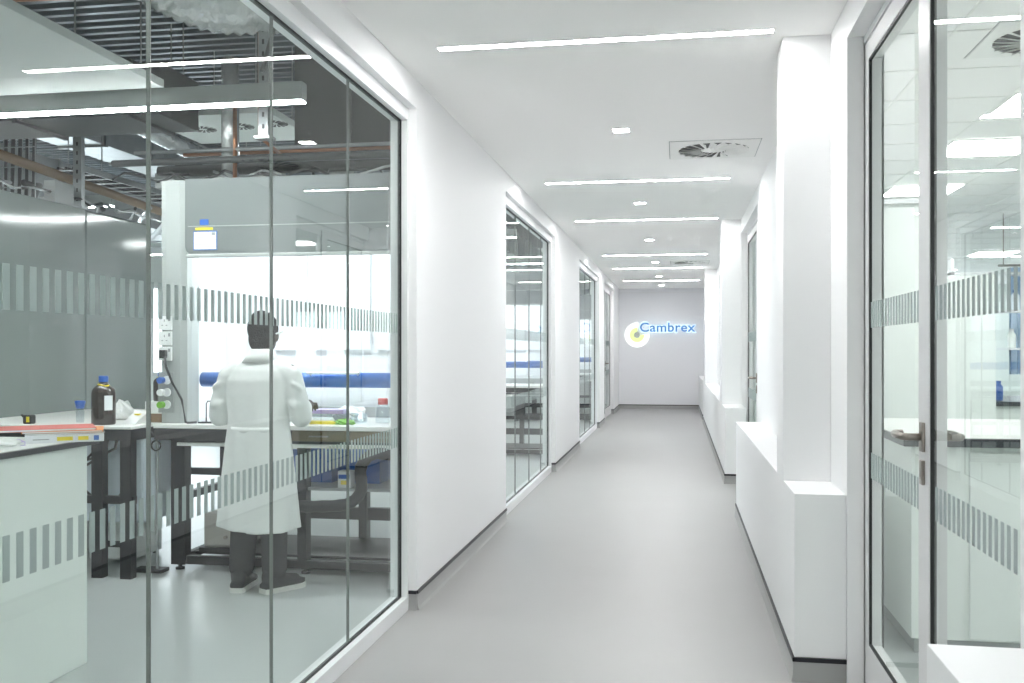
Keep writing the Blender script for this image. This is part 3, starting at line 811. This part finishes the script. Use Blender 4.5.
flex([(-1.60, 5.45, .72), (-1.76, 5.43, .74), (-1.84, 5.42, .66), (-1.84, 5.42, .52), (-1.93, 5.42, .44), (-2.15, 5.42, .42), (-2.35, 5.42, .42)], .035, 'dark ribbed flexible hose looping under the right of the hood', 14, 'flexible_hose', 'darkframe')
r = thing('reagent_carton', 'small white carton with blue and yellow label under the hood', 'carton', (-1.98, 5.55, .5))
MB().box(-2.02, -1.94, 5.52, 5.60, .52, .62, .002).build('carton_body', M['paper'], r)
MB().box(-2.015, -1.945, 5.518, 5.52, .575, .60).build('blue_band', M['blue'], r)
MB().box(-2.0, -1.96, 5.518, 5.52, .54, .565).build('yellow_label', M['yellow'], r)
tag(MB().box(-2.45, -1.55, 5.50, 5.98, .503, .52).build('wire_shelf', M['greybox'], None, loc=(-2.0, 5.6, .5)), 'grey shelf halfway up under the right of the hood', 'shelf')

# ------------------------------------------------------------------ long bench left of the hood
bt = thing('lab_bench', 'white topped bench with dark frame along the grey partition', 'bench', (-3.8, 5.9, 0))
MB().box(-4.425, -3.165, 5.17, 6.75, .882, .90, .003).build('bench_top', M['worktop'], bt)
f = MB(); f.box(-4.42, -3.17, 5.18, 5.24, .815, .882); f.box(-4.42, -3.17, 6.65, 6.72, .815, .882)
f.box(-4.42, -3.17, 6.66, 6.71, .42, .47); f.box(-3.5, -3.16, 5.19, 5.23, .44, .485); f.box(-4.42, -4.36, 5.2, 6.7, .815, .882); f.box(-3.23, -3.17, 5.2, 6.7, .815, .882)
f.build('bench_frame', M['darkframe'], bt)
for (x, y) in ((-4.40, 5.18), (-3.425, 5.18), (-3.24, 5.18), (-3.24, 6.64), (-4.40, 6.64)):
    MB().box(x, x+.07, y, y+.06, .0, .815).build('leg', M['darkframe'], bt)
# pale blocks added under the bench, bright window daylight put into their colour
for k, (x0, x1, l) in enumerate(((-4.22, -3.70, 'pale blue block standing in for daylight under the bench, left of the two'), (-3.66, -3.19, 'pale blue block standing in for daylight under the bench, right of the two'))):
    r = thing('daylight_block', l, 'cupboard', ((x0+x1)/2, 5.6, .3), 'pale blocks added for daylight below the bench')
    MB().box(x0, x1, 5.36, 5.9, .30, .81, .004).build('pale_block_body', M['palepanel'], r)
    MB().box(x0+.01, x1-.01, 5.345, 5.36, .32, .80, .003).build('pale_block_front', M['palepanel'], r)
    for zz in (0,): MB().tube([(x1-.05, 5.34, .5), (x1-.05, 5.34, .62)], .006, 8).build('handle', M['steel'], r)
# things under the bench
for k, (x, y, z, w, h, m) in enumerate(((-3.55, 5.75, .0, .30, .26, 'paper'), (-4.0, 5.75, .0, .28, .28, 'greybox'))):
    r = thing('equipment_box', ('white low instrument box on the floor under the bench', 'grey instrument box on the floor under the bench')[k], 'box', (x, y, z))
    MB().box(x-w/2, x+w/2, y-.18, y+.18, z+.02, z+h, .01).build('housing', M[m], r)
    for a in (-1, 1):
        for b in (-1, 1): MB().lathe([(.015, 0), (.015, .022)], x+a*(w/2-.03), y+b*.14, z, 10).build('rubber_foot', M['cable'], r)
    MB().box(x-w/2+.03, x+w/2-.03, y-.183, y-.18, z+.1, z+.14).build('vent_slots', M['cable'], r)
for k in range(3):
    x = -3.66+k*.06; d = .02*k
    pipe([(x-.1, 5.26, .83), (x-.07, 5.27, .74-d), (x, 5.27, .68-d), (x+.13, 5.27, .68+d), (x+.22, 5.26, .76), (x+.24, 5.25, .83)], .009, 'cable', 'black cable drooping below the front of the bench', 'drooping_cable', 'cable', 8)['group'] = 'drooping cables under the bench'
pipe([(-3.27, 5.255, .83), (-3.235, 5.27, .70), (-3.24, 5.27, .55), (-3.32, 5.27, .45), (-3.42, 5.27, .42), (-3.52, 5.27, .50), (-3.56, 5.26, .62)], .008, 'cable', 'long black cable loop hanging down to the bench cross rail', 'cable_loop', 'cable', 8)
# amber bottle
def winchester(x, y, z, label, s=1.):
    r = thing('reagent_bottle', label, 'bottle', (x, y, z))
    MB().lathe([(.066*s, 0), (.071*s, .008), (.071*s, .195*s), (.064*s, .22*s), (.035*s, .245*s), (.024*s, .255*s), (.024*s, .268*s)], x, y, z, 28).build('glass_body', M['amber'], r, True)
    MB().lathe([(.028*s, .262*s), (.028*s, .295*s), (.025*s, .30*s), (0, .30*s)], x, y, z, 20).build('cap', M['blue'], r)
    mb = MB(); pts = []
    for k in range(7): a = -PI*.30+k*.12; pts.append((a))
    bm = mb.bm; ro = .0722*s
    va = [[bm.verts.new((x+rr*math.cos(a), y+rr*math.sin(a), zz)) for a in pts] for rr in (ro, ro+.0008) for zz in (z+.09*s, z+.18*s)]
    a0, a1, b0, b1 = va
    for k in range(6):
        bm.faces.new((a0[k], a0[k+1], a1[k+1], a1[k])); bm.faces.new((b0[k], b0[k+1], b1[k+1], b1[k]))
    mb.build('side_label', M['label'], r)
    MB().tube([(x-.015*s, y-.034*s, z+.248*s), (x+.01*s, y-.038*s, z+.243*s), (x+.034*s, y-.032*s, z+.238*s), (x+.04*s, y-.01*s, z+.24*s)], .0055*s, 8).build('yellow_tie', M['yellow'], r)
    return r
winchester(-3.423, 5.30, .90, 'large dark amber bottle with blue cap and yellow tie on the bench', .98)
winchester(-3.20, 5.56, 1.03, 'smaller dark bottle on boxes beside the hood post', .6)
r = thing('carton_stack', 'white and brown cartons under the small dark bottle beside the hood post', 'carton', (-3.22, 5.56, .9))
MB().box(-3.27, -3.158, 5.5, 5.62, .90, .955, .002).build('lower_carton', M['brown'], r); MB().box(-3.27, -3.158, 5.5, 5.62, .955, 1.03, .002).build('upper_carton', M['paper'], r)
lathe_thing('sample_vial', 'small clear vial with bright blue cap left of the amber bottle', 'vial', [(.022, 0), (.024, .006), (.024, .07), (.014, .09)], 'palegl', -3.66, 5.42, .90, [('cap', [(.022, .088), (.032, .13), (.028, .135), (0, .135)], 'blue')])
crumple('paper_wipe', 'crumpled clear white wipe behind the amber bottle', 'wipe', (-3.55, 5.70, .90), (.07, .06, .08), 'paper', 11)
r = thing('tape_dispenser', 'small black and yellow tool on the bench in front of the grey partition', 'tool', (-3.89, 5.26, .90))
MB().box(-3.925, -3.868, 5.24, 5.29, .90, .955, .008).build('tool_body', M['cable'], r)
MB().box(-3.897, -3.878, 5.236, 5.24, .912, .945).build('yellow_panel', M['yellow'], r)
MB().tube([(-3.915, 5.26, .93), (-3.945, 5.26, .955)], .007, 8).build('nozzle', M['cable'], r)
r = thing('paper_pad', 'white card with yellow mark lying right of the amber bottle', 'card', (-3.28, 5.42, .90))
mb = MB(); mb.prism([(5.34, .901), (5.50, .901), (5.50, .975)], 'x', -3.33, -3.24); mb.build('card', M['paper'], r)
MB().box(-3.30, -3.27, 5.43, 5.46, .948, .957).build('yellow_mark', M['yellow'], r)
# floor stand between bench and hood
r = thing('floor_stand', 'thin dark pole stand with flat base on the floor beside the hood leg', 'stand', (-3.12, 5.38, 0))
MB().box(-3.26, -3.07, 5.345, 5.44, 0, .022, .003).build('stand_base', M['darkframe'], r)
MB().tube([(-3.12, 5.385, .02), (-3.12, 5.385, .79)], .009, 10).build('pole', M['greybox'], r)
pts = [(-3.12+.03*math.cos(a), 5.37, .77+.03*math.sin(a)) for a in [k*2*PI/14 for k in range(15)]]
MB().tube([(-3.16, 5.37, .87)]+pts, .005, 8).build('hook_coil', M['cable'], r)

# ------------------------------------------------------------------ white island with folders
il = thing('lab_island', 'white panelled island with thin black worktop at lower left', 'bench', (-3.1, 2.9, 0))
MB().box(-3.75, -2.512, -.2, 3.77, .0, .940, .003).build('cabinet_panels', M['labwhite'], il)
MB().box(-3.79, -2.49, -.24, 3.83, .940, .963, .003).build('worktop', M['blacktop'], il)
MB().box(-3.78, -2.512, -.22, 3.82, .9632, .9645).build('top_inlay', M['worktop'], il)
IZ = .965
def slab(name, label, cat, cx, cy, z, w, l, h, ang, m, parts=()):
    r = thing(name, label, cat, (cx, cy, z)); r.rotation_euler = (0, 0, ang)
    def b(n, x0, x1, y0, y1, z0, z1, mm, p):
        me = MB().box(x0, x1, y0, y1, z0, z1).build(n, M[mm], None); me.parent = p; return me
    b('cover', -w/2, w/2, -l/2, l/2, 0, h, m, r)
    b('pages', -w/2+.004, w/2+.0005, -l/2+.004, l/2-.003, h*.15, h*.85, 'paper', r)
    return r, b
A = -.96
fx, fy = -2.584, 3.72
binder, b = slab('ring_binder', 'white binder with yellow labels at the bottom of the folder pile', 'binder', fx, fy, IZ, .24, .30, .032, A, 'label')
b('spine_label', .1195, .1222, -.03, .03, .008, .024, 'yellow', binder); b('second_spine_label', .1195, .1222, .05, .09, .008, .024, 'yellow', binder)
b('blue_spine_mark', .1195, .1222,   .11, .13, .006, .026, 'bluerail', binder); b('printed_text', .1195, .1222, -.12, -.06, .013, .017, 'greybox', binder)
b('spine', .118, .1210, -.15, .15, .0, .032, 'label', binder)
slab('folder', 'dark folder lying on the white binder', 'folder', fx-.01, fy+.01, IZ+.0325, .23, .31, .006, A+.03, 'cable')
slab('folder', 'orange folder under the coral red folder', 'folder', fx-.01, fy+.01, IZ+.039, .24, .31, .007, A-.05, 'orange')
slab('folder', 'coral red folder on top of the pile on the island', 'folder', fx-.08, fy-.03, IZ+.0465, .24, .40, .010, A+.03, 'red')
slab('notebook', 'pale lilac notebook left of the binder on the island', 'notebook', -2.70, 3.47, IZ, .15, .16, .016, A+.2, 'purple')
crumple('plastic_bag', 'crumpled translucent white bag at the left end of the island worktop', 'bag', (-2.90, 3.50, IZ), (.08, .10, .06), 'label', 21)
crumple('plastic_bag', 'flat crumpled white wrapping on the island edge below the lilac notebook', 'bag', (-2.62, 3.36, IZ), (.07, .08, .025), 'paper', 23)

# ------------------------------------------------------------------ person in a lab coat
px, py = -2.325, 5.08
def P3(x, y, z): return (px+x, py+y, z)
pr = thing('person', 'person in a long white lab coat, back turned, working at the fume cupboard', 'person', (px, py, 0))
b = MB()
# head turned to the hood, leaning slightly forward
hc = Vector(P3(-.014, .10, 1.443))
b.ell(hc, (.075, .092, .105)); b.ell(hc+Vector((0, .03, -.05)), (.055, .062, .062))     # skull, jaw
b.ell(hc+Vector((0, .098, -.012)), (.013, .02, .024)); b.ell(hc+Vector((0, .09, -.058)), (.024, .012, .010))
for s in (-1, 1): b.ell(hc+Vector((s*.078, .0, -.015)), (.010, .020, .032))
b.cap(P3(0, .055, 1.27), P3(-.008, .085, 1.40), .056, .052)
# trunk
b.cap(P3(0, .0, .85), P3(0, -.0, .95), .12, .12); b.cap(P3(0, 0, .95), P3(0, .02, 1.18), .11, .115)
for s in (-1, 1):
    b.cap(P3(s*.03, .02, 1.22), P3(s*.17, .02, 1.22), .06, .052)
    b.cap(P3(s*.185, .03, 1.21), P3(s*.235, .02, .98), .045, .036)      # upper arm
    b.cap(P3(s*.235, .02, .98), P3(s*.15, .31, 1.02), .036, .026)       # forearm
    w = Vector(P3(s*.15, .31, 1.02))
    b.cap(w, w+Vector((-s*.01, .075, .0)), .026, .034)                   # palm
    base = w+Vector((-s*.01, .085, .0))
    for k, (dx, ln) in enumerate(((-.028, .060), (-.010, .072), (.009, .068), (.026, .052))):
        k0 = base+Vector((dx, .012, .006)); k1 = k0+Vector((dx*.15, ln*.55, .0)); k2 = k1+Vector((0, ln*.38, -ln*.35)); k3 = k2+Vector((0, .006, -ln*.3))
        b.cap(k0, k1, .0095, .009, 8); b.cap(k1, k2, .009, .008, 8); b.cap(k2, k3, .008, .007, 8)
    t0 = w+Vector((-s*.03, .03, -.005)); t1 = t0+Vector((-s*.028, .035, -.008)); t2 = t1+Vector((-s*.004, .028, -.008))
    b.cap(t0, t1, .012, .010, 8); b.cap(t1, t2, .010, .008, 8)
    hx = s*.08
    b.cap(P3(hx, 0, .84), P3(s*.084, .01, .45), .085, .056); b.cap(P3(s*.084, .01, .45), P3(s*.098, -.01, .09), .052, .036)
    b.cap(P3(s*.098, -.01, .07), P3(s*.098, .03, .06), .034, .030)
body = b.build('body', M['skin'], pr, True); smoothmods(body, .006, 3)
for s in (-1, 1):
    e = MB().ell(hc+Vector((s*.031, .083, .008)), (.012, .010, .009), seg=12).build('eye', M['eye'], pr, True)
    MB().ell(hc+Vector((s*.031, .092, .008)), (.005, .003, .005), seg=10).build('iris', M['black'], e, True)
h = MB(); h.ell(hc+Vector((0, -.014, .030)), (.087, .098, .098)); h.ell(hc+Vector((0, -.030, -.03)), (.076, .068, .085)); h.ell(hc+Vector((-.01, -.01, .085)), (.06, .065, .05))
ho = h.build('hair', M['hair'], pr, True); smoothmods(ho, .007, 2)
g = MB()
for s in (-1, 1):
    g.tube([hc+Vector((s*.088, -.03, .0)), hc+Vector((s*.090, .05, .012)), hc+Vector((s*.055, .112, .01))], .005, 8)
    g.box(hc.x+s*.032-.026, hc.x+s*.032+.026, hc.y+.102, hc.y+.106, hc.z-.016, hc.z+.022)
g.build('safety_glasses', M['socket'], pr)
# trousers
t = MB(); t.cap(P3(-.045, 0, .86), P3(.045, 0, .86), .108, .108)
for s in (-1, 1):
    t.cap(P3(s*.075, 0, .84), P3(s*.084, .012, .45), .095, .084); t.cap(P3(s*.084, .012, .45), P3(s*.098, -.01, .13), .080, .070)
    for k in range(3): t.ell(P3(s*.098, -.008, .12+k*.035), (.073-.002*k, .075-.002*k, .016))
to = t.build('trousers', M['trouser'], pr, True); smoothmods(to, .009, 3)
# coat: lofted back with folds, sleeves
c = MB()
rings = [(.350, .238, .165, 0), (.42, .232, .160, 0), (.55, .222, .150, 0), (.70, .205, .140, 0), (.84, .190, .132, 0), (.92, .178, .125, .0), (1.0, .175, .122, .0), (1.10, .183, .125, .005), (1.18, .188, .120, .01), (1.235, .172, .105, .015), (1.275, .128, .085, .025), (1.305, .085, .07, .035), (1.335, .064, .064, .045)]
seg = 72; R = []
for (z, rx, ry, dy) in rings:
    fold = max(.006, (1.05-z)*.045)
    R.append([c.bm.verts.new(P3(rx*math.cos(a)*(1+fold*math.sin(7*a+1)+fold*.7*math.sin(12*a+z*3)), dy+ry*math.sin(a)*(1+fold*1.2*math.sin(9*a+z*2)), z+(.012*math.sin(a*2+.6) if z < .4 else 0))) for a in [2*PI*k/seg for k in range(seg)]])
for Aa, Bb in zip(R, R[1:]):
    for k in range(seg): c.bm.faces.new((Aa[k], Aa[(k+1) % seg], Bb[(k+1) % seg], Bb[k]))
c.bm.faces.new(R[0][::-1]); c.bm.faces.new(R[-1])
for s in (-1, 1):
    c.cap(P3(s*.12, .015, 1.235), P3(s*.185, .02, 1.195), .062, .066)
    c.cap(P3(s*.185, .02, 1.195), P3(s*.236, .01, 1.04), .064, .060)
    c.cap(P3(s*.236, .01, 1.04), P3(s*.245, .02, .975), .060, .060)
    c.cap(P3(s*.245, .02, .975), P3(s*.165, .26, 1.015), .060, .046)
    for (t_, rr) in ((.22, .066), (.62, .060)):      # soft sleeve folds
        q = Vector(P3(s*.245, .02, .975)).lerp(Vector(P3(s*.165, .26, 1.015)), t_); c.ell(q, (rr*.9, .030, rr))
    c.ell(P3(s*.236, -.01, 1.06), (.052, .060, .030), Euler((.5, s*.4, 0))); c.ell(P3(s*.226, .0, 1.14), (.050, .058, .022), Euler((-.4, s*.5, 0)))
co = c.build('lab_coat', M['coat'], pr, True); smoothmods(co, .008, 5)
cl = MB(); cr = []
for (z, r_, dy) in ((1.285, .088, .03), (1.33, .068, .045), (1.356, .064, .050), (1.352, .069, .048), (1.325, .080, .040), (1.278, .108, .026)):
    cr.append([cl.bm.verts.new(P3(r_*math.cos(a), dy+r_*.92*math.sin(a), z)) for a in [PI*.55+2*PI*.9*k/40 for k in range(41)]])
for Aa, Bb in zip(cr, cr[1:]+cr[:1]):
    for k in range(40): cl.bm.faces.new((Aa[k], Aa[k+1], Bb[k+1], Bb[k]))
cl.build('collar', M['coat'], co, True)
bl = MB(); pts = [P3(.180*math.cos(a), .126*math.sin(a), .905) for a in [PI*1.27+PI*.46*k/16 for k in range(17)]]
bmx = bl.bm; va = [[bmx.verts.new((p[0], p[1]-d, p[2]+dz)) for p in pts] for d, dz in ((-.012, -.018), (.0005, -.018), (.0005, .018), (-.012, .018))]
for Aa, Bb in zip(va, va[1:]+va[:1]):
    for k in range(16): bmx.faces.new((Aa[k], Aa[k+1], Bb[k+1], Bb[k]))
bl.build('half_belt', M['coat'], co, True)
# shoes
for s, ang in ((-1, .12), (1, -.55)):
    cx, cy = px+s*.100, py-.02; sh = thing('tmp', None, None); C.objects.unlink(sh); bpy.data.objects.remove(sh)
    def foot(mb, z0, z1, grow):
        prof = [(-.075, .030), (-.06, .040), (0, .040), (.07, .043), (.13, .050), (.17, .045), (.195, .025)]
        L = [(x_*1.0, y_) for y_, x_ in prof]; pts = [(w_+grow, y_) for (w_, y_) in L]+[(-w_-grow, y_) for (w_, y_) in L[::-1]]
        ca, sa = math.cos(ang), math.sin(ang)
        mb.prism([(cx+x_*ca-y_*sa, cy+x_*sa+y_*ca) for x_, y_ in pts], 'z', z0, z1)
    u = MB(); foot(u, .025, .052, 0)
    ca, sa = math.cos(ang), math.sin(ang)
    def L2(x_, y_, z_): return (cx+x_*ca-y_*sa, cy+x_*sa+y_*ca, z_)
    u.cap(L2(0, -.03, .075), L2(0, .04, .07), .043, .044); u.cap(L2(0, .05, .06), L2(0, .14, .048), .040, .032); u.cap(L2(0, -.03, .08), L2(0, -.025, .10), .044, .046)
    so = u.build('shoe', M['shoe'], pr, True); smoothmods(so, .006, 3)
    v = MB(); foot(v, 0.0, .028, .004); v.build('sole', M['sole'], so)

# ------------------------------------------------------------------ right laboratory
RX = 9.0
struct('floor_lab_right', MB().box(WR+.07, RX, -1.2, 22, -.1, -.0005), M['labfloor'])
mb = MB(); mb.box(WR+T, RX, -1.2, 22, CZ, CZ+.1)
struct('ceiling_lab_right', mb, M['ceil'])
mb = MB()
y = -.9
while y < 22: mb.box(WR+T, RX, y-.006, y+.006, CZ-.004, CZ); y += .6
x = 1.2
while x < RX: mb.box(x-.006, x+.006, -1.2, 22, CZ-.004, CZ); x += .6
struct('trim_2', mb, M['vent'])
struct('wall_lab_right_far', MB().box(RX, RX+.1, -1.2, 22, 0, CZ), M['labwhite'])
struct('wall_lab_right_end', MB().box(WR+T, RX, 22, 22.1, 0, CZ), M['labwhite'])
struct('wall_lab_right_front', MB().box(WR+T, RX, -1.3, -1.2, 0, CZ), M['labwhite'])
pl = None
for (x, y) in ((2.1, 5.9), (2.1, 7.1), (2.1, 2.9), (2.1, 4.1), (4.5, 5.9), (4.5, 2.9), (2.1, 8.9), (2.1, 11.9), (4.5, 8.9), (4.5, 11.9), (4.5, 14.9), (2.1, 14.9), (6.9, 8.9), (6.9, 11.9), (6.9, 5.9), (6.9, 14.9), (2.1, 18), (4.5, 18), (6.9, 18), (2.1, .5), (4.5, .5)):
    lb = 'square luminous panel in the white ceiling of the right laboratory'
    if pl is None:
        pl = thing('ceiling_panel_light', lb, 'ceiling light', (x, y, CZ), 'square panel lights in the right laboratory')
        MB().box(x-.28, x+.28, y-.28, y+.28, CZ-.010, CZ-.005).build('diffuser', M['panel'], pl)
        e = MB()
        for (a, b_, c_, d_) in ((-.3, .3, -.3, -.28), (-.3, .3, .28, .3), (-.3, -.28, -.28, .28), (.28, .3, -.28, .28)): e.box(x+a, x+b_, y+c_, y+d_, CZ-.012, CZ-.003)
        e.build('trim', M['vent'], pl); pl0 = (x, y)
    else: dup(pl, x-pl0[0], y-pl0[1], 0, lb)
swirl_vent(1.62, 4.66, CZ, 'swirl air vent in the right laboratory ceiling near the door', .26, group='vents in the right laboratory ceiling')
for (x, y, l) in ((3.3, 8.4, 'swirl air vent farther back in the right laboratory ceiling'), (4.2, 11.0, 'swirl air vent deep in the right laboratory ceiling')):
    swirl_vent(x, y, CZ, l, .28, group='vents in the right laboratory ceiling')
r = thing('lab_island', 'white island with black worktop edge behind the glass on the right', 'bench', (2.6, 4.9, 0))
MB().box(1.02, 5.0, 4.50, 5.7, .07, .925, .003).build('cabinet_panels', M['labwhite'], r)
MB().box(1.04, 4.98, 4.53, 5.68, 0, .07).build('kick_board', M['greybox'], r)
MB().box(.98, 5.04, 4.46, 5.74, .925, .963, .003).build('worktop', M['blacktop'], r)
MB().box(.99, 5.03, 4.48, 5.73, .9632, .9645).build('top_inlay', M['worktop'], r)
d = MB(); xx = 1.25
for k in range(5): MB().box(1.26+k*.75, 1.99+k*.75, 4.485, 4.5, .08, .90, .003).build('cabinet_door', M['labwhite'], r)
r = thing('wall_cupboard', 'tall white cabinet standing behind the right door glass', 'cabinet', (1.1, 7.0, 0))
MB().box(.82, 1.55, 6.6, 7.4, 0, 2.3, .004).build('carcass', M['labwhite'], r)
for k in range(2): MB().box(.83+k*.36, 1.18+k*.36, 6.585, 6.6, .08, 2.28, .003).build('cabinet_door', M['labwhite'], r)
MB().box(.80, 1.58, 6.56, 7.44, 2.3, 2.33).build('cornice', M['frame'], r)
r = thing('lab_bench', 'white bench with black top at the back of the right laboratory', 'bench', (4.2, 9.5, 0))
MB().box(2.35, 6.5, 9.0, 10.2, 0, .86, .003).build('cabinet_panels', M['labwhite'], r)
MB().box(2.31, 6.54, 8.96, 10.24, .86, .90, .003).build('worktop', M['blacktop'], r)
for k in range(6): MB().box(2.37+k*.68, 3.02+k*.68, 8.985, 9.0, .06, .84, .002).build('cabinet_door', M['labwhite'], r)
sf = thing('bench_shelving', 'white open shelving with bottles above the back bench', 'shelf', (4.3, 9.6, .9))
for z in (1.35, 1.7, 2.05): MB().box(2.5, 6.4, 9.5, 9.8, z, z+.02).build('shelf_board', M['frame'], sf)
for x in (2.5, 3.8, 5.1, 6.37): MB().box(x, x+.03, 9.5, 9.8, .90, 2.2).build('upright', M['frame'], sf)
random.seed(4)
bl_names = ['blue', 'labwhite', 'paper', 'amber', 'palepanel', 'label']
n = 0
for z in (.90, 1.37, 1.72):
    for k in range(16):
        x = 2.62+k*.225+random.uniform(-.03, .03); yy = 9.62 if z > 1 else 9.2
        m_ = random.choice(bl_names); cm = random.choice(['blue', 'label', 'redcap'])
        if any(abs(x-u) < .07 for u in (2.515, 3.815, 5.115, 6.385)): continue
        q = thing('shelf_bottle', 'small bottle standing among others on the %s of the right laboratory' % ('back bench' if z < 1 else 'lower shelf' if z < 1.5 else 'middle shelf'), 'bottle', (x, yy, z), 'bottles on the %s' % ('back bench' if z < 1 else 'lower shelf' if z < 1.5 else 'middle shelf'))
        hh = random.uniform(.13, .24)
        MB().lathe([(.035, 0), (.037, .005), (.037, hh*.7), (.018, hh*.85), (.018, hh*.88)], x, yy, z, 14).build('bottle_body', M[m_], q, True)
        MB().lathe([(.021, hh*.86), (.021, hh), (0, hh)], x, yy, z, 12).build('cap', M[cm], q)
r = thing('tall_cabinet', 'broad white tall cabinet in the middle of the right laboratory', 'cabinet', (1.95, 8.5, 0))
MB().box(1.62, 2.50, 8.2, 8.8, 0, 1.95, .004).build('carcass', M['labwhite'], r)
for k in range(2):
    dd = MB().box(1.63+k*.435, 2.055+k*.435, 8.185, 8.2, .08, 1.93, .003).build('cabinet_door', M['labwhite'], r)
    MB().tube([(2.02+k*.08, 8.17, .95), (2.02+k*.08, 8.17, 1.15)], .006, 8).build('handle', M['steel'], dd)
# windows with blue blinds at the back
for i, (a, b_) in enumerate(((1.4, 2.3), (3.0, 4.4), (5.0, 6.4), (7.0, 8.4))):
    rr = sroot('window_%d' % (7+i), ((a+b_)/2, 22, 1))
    MB().box(a, b_, 21.97, 21.99, .95, 2.3).build('pane', M['window'], rr)
    f = MB()
    for xx in (a, b_): f.box(xx-.03, xx+.03, 21.93, 21.995, .92, 2.33)
    for zz in (.95, 2.3): f.box(a, b_, 21.93, 21.995, zz-.03, zz+.03)
    f.build('window_frame', M['frame'], rr)
r = thing('screen_partition', 'white partition with glazed upper half in the right laboratory', 'partition', (2.4, 12, 0))
MB().box(.9, 2.7, 11.9, 12.0, 0, 1.0).build('solid_panel', M['labwhite'], r)
f = MB()
for xx in (.9, 1.78, 2.66): f.box(xx, xx+.05, 11.92, 11.98, 1.0, CZ-.01)
f.box(.9, 2.7, 11.92, 11.98, 2.2, 2.25); f.build('mullions', M['frame'], r)
MB().box(.95, 2.66, 11.945, 11.955, 1.0, CZ-.02).build('glass', M['glass'], r)
r = thing('blue_curtain', 'blue pleated curtain hanging at the back of the right laboratory', 'curtain', (3.4, 10.6, 0))
mb = MB(); pts = [(3.35+.035*k, 10.6+(.03 if k % 2 else -.03)) for k in range(22)]
bm = mb.bm
v0 = [bm.verts.new((p[0], p[1]+o, z)) for z, o in ((1.1, 0), (2.2, 0)) for p in pts]
v1_ = [bm.verts.new((p[0], p[1]+.006, z)) for z in (1.1, 2.2) for p in pts]
nn = len(pts)
for V in (v0, v1_):
    for k in range(nn-1): bm.faces.new((V[k], V[k+1], V[nn+k+1], V[nn+k]))
mb.build('curtain_cloth', M['bluegl'], r)
mb = MB(); mb.tube([(3.25, 10.6, 2.22), (4.1, 10.6, 2.22)], .012, 8)
for x in (3.3, 4.05): mb.tube([(x, 10.6, 2.22), (x, 10.6, CZ)], .006, 6)
mb.build('curtain_rail', M['steel'], r)

# ------------------------------------------------------------------ world, camera, colour
w = bpy.data.worlds.new('world'); bpy.context.scene.world = w; w.use_nodes = True
w.node_tree.nodes['Background'].inputs[0].default_value = (.9, .95, 1, 1)
w.node_tree.nodes['Background'].inputs[1].default_value = .6
cam = bpy.data.cameras.new('camera'); co_ = bpy.data.objects.new('camera', cam); C.objects.link(co_)
F = 960.; th = math.atan(166/F)
cam.sensor_width = 36; cam.sensor_fit = 'HORIZONTAL'; cam.lens = 36*F/1024
cam.shift_y = -(341.5-350)/1024
cam.clip_start = .05; cam.clip_end = 100
co_.location = (0, 0, 1.35); co_.rotation_euler = (PI/2, 0, th)
sc = bpy.context.scene; sc.camera = co_
sc.view_settings.view_transform = 'Standard'; sc.view_settings.look = 'None'
sc.view_settings.gamma = 1; sc.view_settings.use_curve_mapping = False
sc.view_settings.exposure = 1.14
try:
    sc.cycles.transparent_max_bounces = 24; sc.cycles.max_bounces = 14; sc.cycles.diffuse_bounces = 8
except Exception: pass
